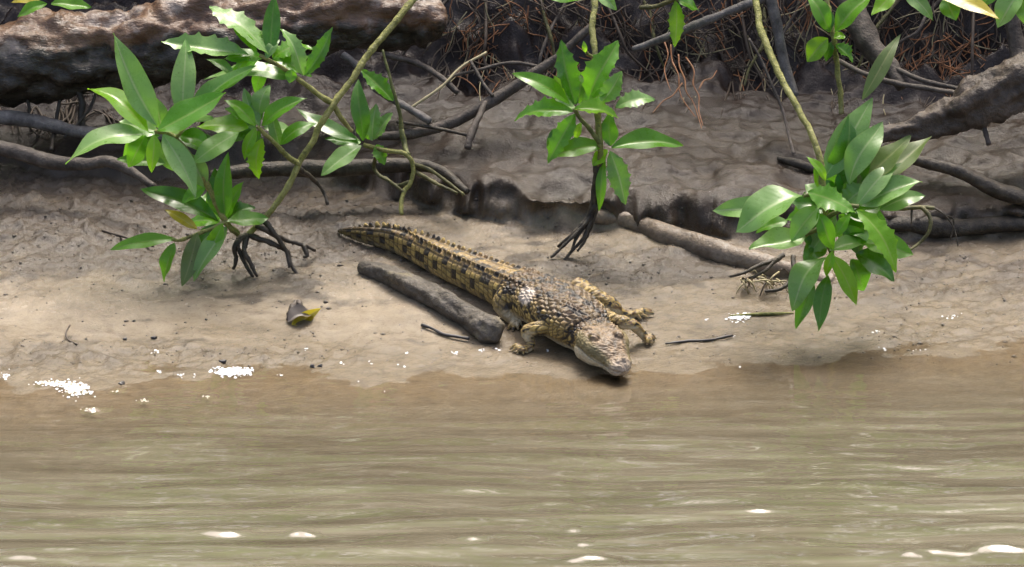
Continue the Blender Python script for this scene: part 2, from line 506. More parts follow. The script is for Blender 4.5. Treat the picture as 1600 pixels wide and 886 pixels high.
def leaf_mesh(B, T, wpx, toothed=False, fold=0.18, bend=0.05, seed=0, nrm=None, wave=0.04):
    r = random.Random(seed)
    B, T = np.asarray(B), np.asarray(T)
    D = T-B; L = np.linalg.norm(D); D = D/L
    n0 = np.array([r.uniform(-.3, .3), -0.50+r.uniform(-.22, .22), 0.80]) if nrm is None else np.asarray(nrm, float)
    n0 = n0-D*(n0@D)
    if np.linalg.norm(n0) < 0.15:
        n0 = VIEW-D*(VIEW@D)
    n0 /= np.linalg.norm(n0)
    if n0 @ VIEW < 0.22:
        n0 = n0+VIEW*(0.35-n0@VIEW); n0 -= D*(n0@D); n0 /= np.linalg.norm(n0)
    S = np.cross(n0, D)
    # apparent width from the front -> true width
    dv = np.array([D[0], D@UPV]); dv /= np.linalg.norm(dv)+1e-9
    sv = np.array([S[0], S@UPV])
    f = abs(sv[0]*dv[1]-sv[1]*dv[0])
    hw = 0.5*wpx/1000.0/max(f, 0.55)
    hw = min(hw, 0.34*L+0.004)
    nu = 29 if toothed else 15
    vs = [-1, -0.6, -0.22, 0, 0.22, 0.6, 1]
    V, UVs = [], []
    ph = r.uniform(0, 6)
    tw = r.uniform(-.75, .75); sway = r.uniform(-.05, .05)*L
    for i in range(nu):
        u = i/(nu-1)
        prof = (math.sin(math.pi*min(1, u**0.92))**0.85)*(1-0.18*u) if 0 < u < 1 else 0.0
        prof = max(prof, 0.055 if u < 0.12 else 0.0)
        for v in vs:
            ww = prof
            if toothed and abs(v) == 1 and 0.15 < u < 0.97:
                k = (i+(0 if v > 0 else 2)+(i//9)) % 5
                ww = prof*(1.18 if k == 0 else (1.0 if k == 1 else 0.93))
            side = hw*ww*v
            up = fold*abs(side) + bend*L*math.sin(math.pi*u) - 0.5*bend*L*u*u \
                 + wave*hw*2*abs(v)*math.sin(u*13+ph+(2 if v > 0 else 0))
            if toothed and abs(v) == 1: up += 0.05*hw*math.sin(i*math.pi/2)
            ta = tw*(u-0.4)
            S2, n2 = S*math.cos(ta)+n0*math.sin(ta), n0*math.cos(ta)-S*math.sin(ta)
            V.append(B+D*L*u+S2*side+n2*up+sway*S*math.sin(math.pi*u))
            UVs.append((u, 0.5+0.5*v))
    m = len(vs)
    F = [(i*m+j, i*m+j+1, (i+1)*m+j+1, (i+1)*m+j) for i in range(nu-1) for j in range(m-1)]
    return V, F, UVs
_ls = [0]
def leaves(parent, Y, rows):
    "rows: base x, y, tip x, y, width (photograph px), material, toothed, depth step of base, depth step of tip"
    for q in rows:
        bx, by, tx, ty, wd, mt = q[:6]
        tooth = q[6] if len(q) > 6 else False
        _ls[0] += 1
        r = random.Random(_ls[0]*7+1)
        b0 = q[7] if len(q) > 7 else 0.0
        L = math.hypot(tx-bx, ty-by)/1000.0
        d = q[8] if len(q) > 8 else (-0.25*L if ty > by+15 else 0.30*L)+r.uniform(-0.25, 0.25)*L
        B = at(bx, by, Y+b0)
        T = at(tx, ty, Y+b0+d)
        V, F, uv = leaf_mesh(B, T, wd, tooth, seed=_ls[0], fold=r.uniform(0.08, 0.45), bend=r.uniform(-0.03, 0.16))
        mesh_obj('leaf', V, F, LM[mt], parent, uv=uv)
def stem(parent, name, pts, r0, r1, mat, seg=8, amp=0.12):
    "pts: (px, py, Y); knobbly at the nodes, slightly kinked"
    P = np.array([at(*p) for p in pts])
    r = random.Random(len(bpy.data.objects)*3+1)
    S = spline(P, 5*len(P))
    ln = np.r_[0, np.cumsum(np.linalg.norm(np.diff(S, axis=0), axis=1))]
    n = max(8, int(ln[-1]/0.0045)); n = min(n, 160)
    t = np.linspace(0, ln[-1], n)
    C = np.stack([np.interp(t, ln, S[:, k]) for k in range(3)], 1)
    R = np.interp(t, [0, ln[-1]], [r0, r1])
    x = 0.012
    while x < ln[-1]:
        R = R*(1+r.uniform(.04, .24)*np.exp(-((t-x)/0.0032)**2))
        x += r.uniform(.014, .038)
    for k in range(3):
        C[1:-1, k] += np.interp(t, np.arange(0, ln[-1]+.03, .02), [r.uniform(-1, 1)*min(r0, r1)*0.5 for _ in np.arange(0, ln[-1]+.03, .02)])[1:-1]
    V, F = tube(C, R, n, seg, amp, 120, seed=len(bpy.data.objects))
    return mesh_obj(name, V, F, mat, parent)
def fill(parent, Y, cx, cy, n, L, wd, seed, mats=('mid', 'dark', 'mid', 'silver'), a0=0, a1=360):
    "further leaves of a whorl, behind the ones listed"
    r = random.Random(seed); rows = []
    for k in range(n):
        a = math.radians(a0+(a1-a0)*(k+r.uniform(.2, .8))/n); l = L*r.uniform(.7, 1.1)
        rows.append((cx+6*math.cos(a), cy-6*math.sin(a), cx+l*math.cos(a), cy-l*math.sin(a)*.8, wd*r.uniform(.8, 1.2), r.choice(mats), r.random() < .2, r.uniform(.02, .05), r.uniform(-.02, .03)))
    leaves(parent, Y, rows)

# ------------------------------------------------------------------ ground
def spaced(a, b, step, far, k=1.25):
    core = list(np.arange(a, b+step/2, step))
    s = step; lo = []; x = a
    while x > -far:
        s *= k; x -= s; lo.append(x)
    s = step; hi = []; x = b
    while x < far:
        s *= k; x += s; hi.append(x)
    return np.array(lo[::-1]+core+hi)
def build_ground():
    xs = spaced(-0.95, 0.95, 0.0040, 60)
    ys = spaced(-0.62, 0.75, 0.0040, 60)
    ys = ys[ys > -8]
    X, Y = np.meshgrid(xs, ys)
    Z = height(X, Y)
    nx, ny = len(xs), len(ys)
    V = np.stack([X, Y, Z], -1).reshape(-1, 3)
    idx = np.arange(nx*ny).reshape(ny, nx)
    F = np.stack([idx[:-1, :-1], idx[:-1, 1:], idx[1:, 1:], idx[1:, :-1]], -1).reshape(-1, 4)
    me = bpy.data.meshes.new('mud_bank')
    me.vertices.add(len(V)); me.vertices.foreach_set('co', V.ravel())
    me.loops.add(F.size); me.loops.foreach_set('vertex_index', F.ravel())
    me.polygons.add(len(F)); me.polygons.foreach_set('loop_start', np.arange(0, F.size, 4)); me.polygons.foreach_set('loop_total', np.full(len(F), 4))
    me.update(calc_edges=True)
    me.polygons.foreach_set('use_smooth', np.ones(len(F), bool))
    # soil kinds: pale silt, grey brown mud, tan wet mud, chocolate bank mud, dark peat
    px, py = project(V)
    xc = V[:, 0]*8/(8+0.95*np.clip(V[:, 1], -1.5, 1.5))
    yl = np.interp(xc, _X, _Yl)
    pale = np.array([0.265, 0.213, 0.146]); tan = np.array([0.160, 0.126, 0.083]); grey = np.array([0.076, 0.059, 0.042])
    choc = np.array([0.040, 0.027, 0.0165]); peat = np.array([0.022, 0.0135, 0.0075])
    nz = fbm(V[:, 0]*6, V[:, 1]*9, 4, 30)
    nz2 = fbm(V[:, 0]*22, V[:, 1]*30, 3, 34)
    R = rough_mask(px, py)
    p = sstep(0.15, 0.75, 0.55-0.55*R+0.35*nz+0.15*nz2 + 0.35*blob(px, py, 170, 490, 190, 40)+0.30*blob(px, py, 620, 490, 190, 60)-0.45*sstep(900, 1150, px))
    g = sstep(0.25, 0.70, R+0.40*nz+0.35*nz2)
    C = tan+(pale-tan)*p[:, None]
    C = C+(grey-C)*g[:, None]
    up = sstep(-0.01, 0.02, V[:, 1]-yl)
    chv = choc*(1+0.35*nz[:, None]+0.2*nz2[:, None])
    C = C+(chv-C)*up[:, None]
    bk = sstep(0.28, 0.46, V[:, 1]+0.06*nz)
    C = C+(peat-C)*bk[:, None]
    ysv = np.interp(xc, _X, _Ys)
    silt = np.array([0.142, 0.108, 0.064])
    ws = 1-sstep(0.000, 0.026+0.016*sstep(900, 1200, px), V[:, 2]+0.007*nz+0.006*nz2)
    C = C+(silt-C)*(0.85*ws*(1-up))[:, None]
    C = np.clip(C, 0.01, 1)
    # the lip of the ledge hangs over a little
    lipn = fbm(V[:, 0]*24, V[:, 0]*0+2.0, 3, 70)
    d_ = V[:, 1]-yl
    V[:, 1] -= np.exp(-((d_-0.016)/0.012)**2)*np.clip(0.012+0.030*lipn, 0.0, .045)*sstep(430, 620, px)
    V[:, 1] -= np.exp(-((d_-0.005)/0.022)**2)*fbm(V[:, 0]*26, V[:, 2]*40, 3, 71)*0.014*sstep(430, 620, px)
    me.vertices.foreach_set('co', V.ravel())
    a = me.attributes.new('mudcol', 'FLOAT_COLOR', 'POINT')
    a.data.foreach_set('color', np.column_stack([C, np.ones(len(C))]).ravel())
    wet = np.clip(1.15-V[:, 2]/(0.035+0.02*sstep(900, 1200, px)), 0.0, 1)+0.5*up
    b = me.attributes.new('wet', 'FLOAT', 'POINT')
    b.data.foreach_set('value', wet)
    me.materials.append(M_mud)
    o = bpy.data.objects.new('mud_bank', me)
    col.objects.link(o)
    tag(o, 'sloping wet mud river bank with a low ledge and dark soil behind', kind='structure')
build_ground()

# ------------------------------------------------------------------ water
HALF = SUN+VIEW; HALF = HALF/np.linalg.norm(HALF)
SLX, SLY = -HALF[0]/HALF[2], -HALF[1]/HALF[2]
def build_water():
    xs = spaced(-1.0, 1.0, 0.006, 60)
    ys = spaced(-1.52, -0.30, 0.0035, 60)
    ys = ys[ys < 0.12]
    X, Y = np.meshgrid(xs, ys)
    gd = np.clip(-base_h(X, Y), -0.02, 0.3)
    fade = sstep(0.0, 0.03, gd)*0.9+0.1
    farx = np.clip(1.6-np.abs(X), 0, 1)*np.clip(3-np.abs(Y+0.9), 0, 1)
    Z = np.zeros_like(X)
    wx = X+0.06*perlin(X*2.1, Y*3, 41)
    wy = Y+0.035*perlin(X*2.6, Y*4, 42)
    Z += 0.0006*np.sin(2*np.pi*(wy*7.6+0.25*wx)+2.2*perlin(X*1.5, Y*2, 43))
    Z += 0.0032*fbm(wx*3.6, wy*17, 2, 44, 0.40)
    Z += 0.00085*fbm(wx*7, wy*40, 2, 46, 0.40)
    Z *= fade*farx
    # steep little wavelets that catch the sun
    gl = [(350, 832, 42, 1.0), (474, 832, 27, 1.0), (740, 842, 24, .9), (862, 789, 70, .85), (60, 873, 66, 1.0), (892, 828, 16, .7), (925, 873, 42, 1.0), (910, 851, 14, .7),
          (1480, 864, 62, .9), (1560, 858, 46, 1.0), (1430, 868, 24, .8), (375, 655, 50, .55), (1180, 735, 26, .5), (1185, 795, 18, .5), (980, 714, 34, .5), (1190, 645, 40, .45), (1340, 757, 26, .5), (1400, 630, 25, .4),
          (150, 640, 26, .8), (120, 612, 22, 1), (90, 600, 40, 1), (225, 626, 13, 1), (325, 621, 12, 1), (183, 610, 10, .9), (142, 642, 13, 1), (25, 585, 14, .9), (1205, 640, 20, .4), (690, 600, 18, .5), (760, 597, 22, .5)]
    for (qx, qy, ln, st) in gl:
        d = ray(qx, qy); t = -CAM[2]/d[2]; c = CAM+d*t
        l = ln/1000.0
        s = 0.0066*(0.75+0.35*st)
        dx, dy = X-c[0], Y-c[1]
        dyy = dy-0.004*np.sin(dx/l*4+qx)
        win = np.clip(1-np.abs(dx/l)**2.2, 0, 1)*(0.86+0.3*perlin(X*60, Y*30, 47))
        # ridge whose front face has the slope that mirrors the sun
        a = 1.22*SLY*s*1.6487**0.5*st
        Z += win*a*np.exp(-(dyy/s)**2/2)*1.0
    nx, ny = len(xs), len(ys)
    V = np.stack([X, Y, Z], -1).reshape(-1, 3)
    idx = np.arange(nx*ny).reshape(ny, nx)
    F = np.stack([idx[:-1, :-1], idx[:-1, 1:], idx[1:, 1:], idx[1:, :-1]], -1).reshape(-1, 4)
    me = bpy.data.meshes.new('water')
    me.vertices.add(len(V)); me.vertices.foreach_set('co', V.ravel())
    me.loops.add(F.size); me.loops.foreach_set('vertex_index', F.ravel())
    me.polygons.add(len(F)); me.polygons.foreach_set('loop_start', np.arange(0, F.size, 4)); me.polygons.foreach_set('loop_total', np.full(len(F), 4))
    me.update(calc_edges=True)
    me.polygons.foreach_set('use_smooth', np.ones(len(F), bool))
    murk = 1-np.exp(-np.clip(-height(V[:, 0], V[:, 1]), 0, 1)/0.03)
    b = me.attributes.new('murk', 'FLOAT', 'POINT')
    b.data.foreach_set('value', murk)
    me.materials.append(M_water)
    o = bpy.data.objects.new('water', me)
    col.objects.link(o)
    tag(o, 'brown muddy river water with small ripples', kind='structure')
build_water()

# ------------------------------------------------------------------ crocodile
def build_croc():
    # px, py of the middle of the back, height of the back over the mud, half heights up / down, half width, section exponent
    K = [(529, 359, .008, .002, .003, .003, 2.0), (550, 355, .022, .009, .010, .005, 2.2), (578, 354, .033, .014, .016, .008, 2.4), (612, 356, .040, .017, .020, .012, 2.6), (650, 367, .046, .019, .024, .017, 2.8),
         (700, 388, .051, .020, .028, .023, 2.8), (745, 405, .056, .022, .030, .028, 2.7), (790, 420, .062, .026, .033, .034, 2.5), (833, 432, .070, .031, .035, .044, 2.4),
         (868, 446, .074, .034, .036, .051, 2.4), (896, 465, .073, .033, .036, .052, 2.4), (912, 482, .067, .030, .034, .045, 2.4), (923, 496, .060, .027, .030, .036, 2.4),
         (933, 506, .058, .023, .032, .035, 2.8), (941, 515, .058, .020, .032, .038, 3.0), (949, 527, .054, .018, .027, .035, 3.0), (957, 541, .045, .014, .021, .027, 2.8), (964, 553, .037, .011, .017, .021, 2.6), (970, 563, .032, .010, .014, .0175, 2.6), (974, 570, .027, .007, .011, .013, 2.4)]
    cen = []
    for (px, py, H, hu, hd, hw, ne) in K:
        P = G(px, py, H)
        cen.append([P[0], P[1], P[2]-hu, hu, hd, hw, ne])
    S = spline(np.array(cen), 420)
    C = S[:, :3]; hu, hd, hw, ne = np.abs(S[:, 3])+1e-4, np.abs(S[:, 4])+1e-4, np.abs(S[:, 5])+1e-4, S[:, 6]
    T = np.gradient(C, axis=0); T /= np.linalg.norm(T, axis=1)[:, None]
    Zw = np.array([0, 0, 1.0])
    Lt = np.cross(T, Zw); Lt /= np.linalg.norm(Lt, axis=1)[:, None]     # the animal's right hand side
    U = np.cross(Lt, T)
    arc = np.r_[0, np.cumsum(np.linalg.norm(np.diff(C, axis=0), axis=1))]
    total = arc[-1]
    # stations
    kd = kdtree.KDTree(len(C))
    for i, c in enumerate(C): kd.insert(c, i)
    kd.balance()
    def station(px, py, H):
        return kd.find(G(px, py, H))[1]
    h = Heap()
    seg = 44
    V = []
    for i in range(len(C)):
        for j in range(seg):
            a = 2*math.pi*j/seg
            ca, sa = math.cos(a), math.sin(a)
            e = 2/ne[i]
            V.append(C[i]+Lt[i]*hw[i]*math.copysign(abs(ca)**e, ca)+U[i]*(hu[i] if sa > 0 else hd[i])*math.copysign(abs(sa)**e, sa))
    n = len(C)
    F = [(i*seg+j, i*seg+(j+1) % seg, (i+1)*seg+(j+1) % seg, (i+1)*seg+j) for i in range(n-1) for j in range(seg)]
    V.append(C[0]-T[0]*0.004); V.append(C[-1]+T[-1]*0.006)
    F += [(n*seg, (j+1) % seg, j) for j in range(seg)]+[(n*seg+1, (n-1)*seg+j, (n-1)*seg+(j+1) % seg) for j in range(seg)]
    h.add(V, F)
    def ball(c, r, sx=1, sy=1, sz=1, k=None):
        i = k if k is not None else kd.find(c)[1]
        A = np.stack([Lt[i], T[i], U[i]])
        V = []; F = []
        for a in range(9):
            for b in range(12):
                th, ph = math.pi*a/8, 2*math.pi*b/12
                d = np.array([math.sin(th)*math.cos(ph)*sx, math.sin(th)*math.sin(ph)*sy, math.cos(th)*sz])*r
                V.append(c+d@A)
        F = [(a*12+b, a*12+(b+1) % 12, (a+1)*12+(b+1) % 12, (a+1)*12+b) for a in range(8) for b in range(12)]
        h.add(V, F)
    # head: brow bumps, skull table corners, nose button, jaw angle
    ke = station(948, 525, .054)
    eyes = []
    for s in (1, -1):
        ce = C[ke]+Lt[ke]*s*0.0185+U[ke]*(hu[ke]-0.001)
        ball(ce-U[ke]*.001, 0.0085, 0.95, 1.35, 0.85, ke)
        eyes.append((ce-U[ke]*0.0005+Lt[ke]*s*0.0036+T[ke]*0.0015, s))
        kt = station(938, 511, .057)
        ball(C[kt]+Lt[kt]*s*0.017+U[kt]*(hu[kt]-0.003), 0.009, 1, 1.3, 0.6, kt)
        kj = station(938, 513, .058)
        ball(C[kj]+Lt[kj]*s*0.031-U[kj]*0.010, 0.012, 0.8, 1.6, 1.2, kj)
        kn = len(C)-10
        ball(C[kn]+Lt[kn]*s*0.0045+U[kn]*(hu[kn]), 0.0045, 1, 1.2, 0.8, kn)
    # limbs
    def pt(q): return G(q[0], q[1], q[2])
    def limb(ps, rs, toes, tr=0.0034):
        P = [pt(q) for q in ps]
        h.add(*tube(P, rs, 26, 14))
        for t in toes:
            e = pt((t[0], t[1], 0.003))
            s = P[-1]*0.75+P[-2]*0.25
            e = s+(e-s)*0.78
            m = (s+e)/2+np.array([0, 0, 0.005])
            h.add(*tube([s, m, e], [tr*1.5, tr*1.15, tr*0.55], 9, 8))
    limb([(872, 500, .034), (846, 512, .034), (823, 517, .030), (829, 533, .014), (826, 543, .007), (813, 546, .005)], [.016, .0125, .0092, .0074, .0066, .006], [(791, 545), (796, 551), (806, 555), (818, 556), (826, 553)])
    limb([(940, 496, .034), (962, 503, .036), (988, 507, .034), (1000, 518, .017), (1008, 527, .008), (1014, 531, .005)], [.016, .012, .0092, .007, .006, .0055], [(1027, 529), (1026, 535), (1019, 540), (1010, 541)], .003)
    limb([(838, 450, .040), (812, 458, .042), (786, 472, .030), (793, 488, .018), (803, 500, .008), (805, 507, .005)], [.030, .026, .0175, .0125, .0095, .008], [(790, 517), (800, 519), (812, 518), (821, 512)])
    limb([(900, 455, .036), (932, 468, .036), (955, 478, .028), (966, 487, .014), (978, 492, .007), (990, 493, .005)], [.022, .016, .0125, .009, .007, .007], [(1027, 483), (1032, 490), (1020, 498), (1006, 501)], .0034)
    # tail crest: two rows of upright scutes that merge into one towards the tip
    i0, i1, i2 = station(560, 355, .03), station(640, 362, .045), station(850, 440, .07)
    def fin(c, t, u, l, ln, ht, th):
        V = []
        for (a, b) in ((-0.5, -0.25), (0.5, -0.25), (-0.30, 1.0), (-0.60, 0.75)):
            for s in (-1, 1):
                q = th*(1 if b < 0 else 0.45)
                V.append(c+t*a*ln+u*b*ht+l*s*q)
        F = [(0, 2, 3, 1), (0, 1, 7, 6), (6, 7, 5, 4), (4, 5, 3, 2), (0, 6, 4, 2), (1, 3, 5, 7)]
        h.add(V, F)
    s = arc[i0]
    while s < arc[i1]:
        i = int(np.searchsorted(arc, s)); ht = 0.0085*min(1, 0.45+(s-arc[i0])/0.06)
        fin(C[i]+U[i]*(hu[i]-0.001), T[i], U[i], Lt[i], 0.012, ht, 0.0026)
        s += 0.0108
    s = arc[i1]
    while s < arc[i2]:
        i = int(np.searchsorted(arc, s)); f = (s-arc[i1])/(arc[i2]-arc[i1])
        lat = hw[i]*(0.50+0.14*f)*min(1, 0.25+f*6); ht = 0.0085*(1-f)**0.7+0.0015
        for sg in (1, -1):
            fin(C[i]+U[i]*hu[i]*(0.93-0.05*f)+Lt[i]*sg*lat, T[i], (U[i]+Lt[i]*sg*0.35)/1.06, Lt[i], 0.0125, ht, 0.0024)
        s += 0.0118
    me = bpy.data.meshes.new('tmp'); VV = np.vstack(h.V)
    me.from_pydata([tuple(v) for v in VV], [], h.F)
    o = bpy.data.objects.new('tmp', me); col.objects.link(o)
    md = o.modifiers.new('r', 'REMESH'); md.mode = 'VOXEL'; md.voxel_size = 0.00115; md.adaptivity = 0
    sm = o.modifiers.new('s', 'SMOOTH'); sm.iterations = 2; sm.factor = 0.5
    dg = bpy.context.evaluated_depsgraph_get()
    me2 = bpy.data.meshes.new_from_object(o.evaluated_get(dg))
    bpy.data.objects.remove(o); bpy.data.meshes.remove(me)
    nv = len(me2.vertices)
    P = np.zeros(nv*3); me2.vertices.foreach_get('co', P); P = P.reshape(-1, 3)
    NR = np.zeros(nv*3); me2.vertex_normals.foreach_get('vector', NR); NR = NR.reshape(-1, 3)
    ii = np.array([kd.find(p)[1] for p in P])
    D = P-C[ii]
    al = np.einsum('ij,ij->i', D, T[ii]); la = np.einsum('ij,ij->i', D, Lt[ii]); ua = np.einsum('ij,ij->i', D, U[ii])
    s = arc[ii]+al
    nl, nu = la/hw[ii], ua/np.where(ua > 0, hu[ii], hd[ii])
    rr = np.sqrt(nl**2+nu**2)
    phi = np.arctan2(nu, nl)                       # 90 deg = middle of the back
    leg = sstep(1.28, 1.5, rr)*(s > arc[station(800, 422, .062)]-0.03)
    s_tail, s_neck, s_head = arc[station(815, 426, .066)], arc[station(924, 497, .06)], arc[station(936, 509, .058)]
    tail = 1-sstep(s_tail-0.02, s_tail+0.01, s)
    head = sstep(s_head-0.006, s_head+0.004, s)
    # --- scale grid
    s_ = s.copy(); phi_ = phi.copy()
    tr_ = 1-tail
    s = s+tr_*0.0035*perlin(s_*45, phi_*3.0, 81)
    phi = phi+tr_*0.11*perlin(s_*50, phi_*3.3, 82)
    per = np.where(s_ < s_tail, 0.0118, 0.0084)
    row = np.floor(s/per); fs = s/per-row
    ncol = np.where(tail > 0.5, 5.0, 13.0)
    span = np.deg2rad(np.where(tail > 0.5, 180, 150)); lo = np.deg2rad(np.where(tail > 0.5, 0, 15))
    q = (phi-lo)/span*ncol+np.where(tail > 0.5, 0, 0.5*(row % 2))
    cl = np.floor(q); fq = q-cl
    onback = (q > 0) & (q < ncol)
    # side and belly scales: finer cells
    q2 = (phi+np.pi)*hw[ii]*1.0/0.0085
    c2 = np.floor(q2); f2 = q2-c2
    kq = np.clip(1-np.abs(2*fq-1)*np.where(tail > 0.5, 1.35, 1.7), 0, 1)
    keel = kq*(1-fs)**0.6*np.clip(fs*5, 0, 1)
    groove = np.minimum(np.minimum(fs, 1-fs)*per, np.minimum(np.where(onback, fq, f2), 1-np.where(onback, fq, f2))*0.0085)
    gr = 1-sstep(0.0004, 0.0016, groove)
    hs = (1-leg)*(1-head)
    disp = hs*(np.where(onback, keel*np.where(tail > 0.5, 0.0012, 0.0026*(0.40+1.0*((np.sin(row*12.9898+cl*78.233)*43758.5453) % 1.0))), 0)-gr*0.0009)
    bumps = fbm(s*210, phi*hw[ii]*210, 2, 51)
    disp += (leg*0.0012+head*0.0011+hs*0.0006)*bumps
    # mouth line
    mo = head*np.exp(-((ua+0.0045-0.002*np.sin(s*90))/0.0011)**2)*(np.abs(nl) > 0.35)
    disp -= mo*0.0016
    P2 = P+NR*disp[:, None]
    # --- colours
    def hsh(a, b, k=0):
        return (np.sin(a*127.1+b*311.7+k*74.7)*43758.5453) % 1.0
    c2i = np.where(onback, cl, c2+40)
    rnd = hsh(row, c2i); rnd2 = hsh(row, c2i, 3)
    ochre = np.array([0.340, 0.240, 0.075]); brown = np.array([0.135, 0.082, 0.040]); cream = np.array([0.50, 0.43, 0.28]); black = np.array([0.016, 0.014, 0.012]); olive = np.array([0.23, 0.20, 0.085])
    sidef = 1-sstep(0.30, 0.85, nu)                 # 1 on the flanks, 0 on the back
    mot = fbm(s*55, phi*2.6, 3, 66)
    Cc = brown+(ochre-brown)*np.clip(0.12+0.30*mot+0.72*sidef*(0.6+0.8*rnd)+0.25*tail, 0, 1.2)[:, None]
    Cc = Cc*(0.75+0.5*rnd2)[:, None]
    # dark blotches: bars on the tail, scattered groups on the trunk
    bar = (row % 3 == 0)
    lev = np.floor((phi+np.pi/2)/np.deg2rad(34))
    sh = (row+(lev % 2)*2) % 4
    tb = (sh == 0) & (hsh(np.floor((row+(lev % 2)*2)/4), lev, 5) < 0.80) | ((sh == 1) & (hsh(row, lev, 9) < 0.22))
    tipd = 1-sstep(0.05, 0.20, s)
    blk = np.where(tail > 0.5, tb & (fs > 0.08), ((fbm(s*30, phi*2.2, 2, 60) > 0.20) & (rnd < 0.8)) | (rnd < 0.07))*1.0
    blk = blk*(1-head)*(1-leg)
    Cc = Cc+(black-Cc)*(blk*0.96)[:, None]
    Cc = Cc*(1-0.55*tipd)[:, None]
    # pale keel tips, dark seams
    tipk = np.where(onback & (blk < 0.5), keel, 0)*(1-head)*(1-leg)*(1-tail)
    Cc = Cc+(cream*0.9-Cc)*(sstep(0.55, 0.95, tipk)*0.75*(rnd2 > 0.45))[:, None]
    Cc = Cc+(np.array([0.05, 0.035, 0.018])-Cc)*(gr*0.75*hs)[:, None]
    # crest tips
    Cc = Cc*(1-0.25*(1-tail)*(1-sidef)*(1-head))[:, None]
    fint = sstep(1.06, 1.30, nu)*(1-head)*(1-leg)*tail
    Cc = Cc+(np.where((hsh(row, row*0, 8) < 0.33)[:, None], black, ochre*1.5)-Cc)*(fint*0.85)[:, None]
    # pale belly and throat
    bel = sstep(0.35, 0.75, -nu)*(1-tail*0.8)
    Cc = Cc+(cream-Cc)*(bel*(1-leg))[:, None]
    # legs: mottled, pale inside
    lm = fbm(P[:, 0]*130, P[:, 1]*130+P[:, 2]*160, 2, 62)
    Lc = np.where((lm > 0.35)[:, None], black*1.5, np.where((lm > -0.25)[:, None], ochre*0.85, brown))
    Lc = Lc+(cream*1.1-Lc)*sstep(-0.1, 0.5, -NR[:, 2]*0.8-NR[:, 1]*0.55-0.35)[:, None]
    Cc = Cc+(Lc-Cc)*leg[:, None]
    # head: brown top, olive cheeks, cream jaw
    hn = fbm(P[:, 0]*90, P[:, 1]*90, 3, 64)
    Hc = np.array([0.148, 0.100, 0.054])*(1+0.7*hn[:, None])
    Hc = Hc+(olive*0.80-Hc)*sstep(0.60, 0.95, np.abs(nl))[:, None]*0.7
    jaw = sstep(0.0015, 0.006, -ua)
    Hc = Hc+(cream*0.95-Hc)*jaw[:, None]
    Hc = Hc*(1-0.6*mo[:, None])
    nose = sstep(total-0.016, total-0.004, s)
    Hc = Hc+(np.array([0.42, 0.34, 0.25])-Hc)*(nose*0.7)[:, None]
    Cc = Cc+(Hc-Cc)*head[:, None]
    qx, qy = project(P)
    cd_ = np.where((np.abs(qx-815) < 7) & (np.abs(qy-454) < 7), (P-CAM) @ FWD, 1e9)
    hp = P[int(np.argmin(cd_))]
    pd = np.linalg.norm((P-hp)*np.array([1, .8, 1]), axis=1)+0.004*fbm(P[:, 0]*160, P[:, 2]*160+P[:, 1]*90, 2, 67)
    Cc = Cc+(np.array([0.55, 0.47, 0.38])-Cc)*(0.85*(1-sstep(0.011, 0.018, pd)))[:, None]  # pale highlight painted into the skin of the near hind leg
    Cc = np.clip(Cc, 0.008, 0.8)
    me2.vertices.foreach_set('co', P2.ravel())
    a = me2.attributes.new('skin', 'FLOAT_COLOR', 'POINT')
    a.data.foreach_set('color', np.column_stack([Cc, np.ones(nv)]).ravel())
    me2.polygons.foreach_set('use_smooth', np.ones(len(me2.polygons), bool))
    me2.materials.clear(); me2.materials.append(mat_attr('crocodile_skin', 'skin', 0.50))
    me2.name = 'body'
    base = G(868, 446, .074); base[2] = gz(base[0], base[1])
    root = thing('crocodile', base, 'young spotted crocodile lying on the wet mud with its snout at the water edge', 'crocodile')
    me2.transform(__import__('mathutils').Matrix.Translation(-Vector(base)))
    me2.update()
    b = bpy.data.objects.new('body', me2); col.objects.link(b); b.parent = root
    ME = mat_plain('crocodile_eye', (0.16, 0.12, 0.03), 0.08, 0.3)
    MP = mat_plain('crocodile_pupil', (0.005, 0.005, 0.005), 0.05, 0.0)
    for c, sg in eyes:
        hh = Heap(); 
        V = []; F = []
        for a_ in range(9):
            for b_ in range(14):
                th, ph = math.pi*a_/8, 2*math.pi*b_/14
                V.append(c+0.0047*np.array([math.sin(th)*math.cos(ph), math.sin(th)*math.sin(ph), math.cos(th)]))
        F = [(x*14+y, x*14+(y+1) % 14, (x+1)*14+(y+1) % 14, (x+1)*14+y) for x in range(8) for y in range(14)]
        e = mesh_obj('eye', V, F, ME, root)
        d = Lt[ke]*sg*0.8+T[ke]*0.4+U[ke]*0.4; d /= np.linalg.norm(d)
        sd_ = np.cross(d, U[ke]); sd_ /= np.linalg.norm(sd_); uu = np.cross(sd_, d)
        V = [c+d*0.0050]+[c+d*0.0045+sd_*0.0009*math.cos(t)+uu*0.0028*math.sin(t) for t in np.linspace(0, 2*math.pi, 10, endpoint=False)]
        F = [(0, 1+k, 1+(k+1) % 10) for k in range(10)]
        mesh_obj('pupil', V, F, MP, e)
build_croc()

# ------------------------------------------------------------------ logs, branches and roots
def lay(name, pts, radii, mat, label, cat, group=None, n=None, seg=12, amp=0.25, freq=30, seed=0, aniso=1.0):
    "pts: (px, py, Y); a single piece of wood as one thing"
    P = np.array([at(*p) for p in pts])
    V, F = tube(P, radii, n or 10*len(P), seg, amp, freq, seed, aniso=aniso)
    o = mesh_obj(name, V, F, mat)
    tag(o, label, cat, group)
    b = P[len(P)//2].copy(); b[2] -= np.mean(radii) if not np.isscalar(radii) else radii
    set_origin(o, b)
    return o
def yg(px, py, dz=0): return float(G(px, py, dz)[1])

def ground_pts(pts):
    "pts: (px, py, height of the centre over the mud) -> (px, py, Y)"
    return [(p[0], p[1], yg(*p)) for p in pts]

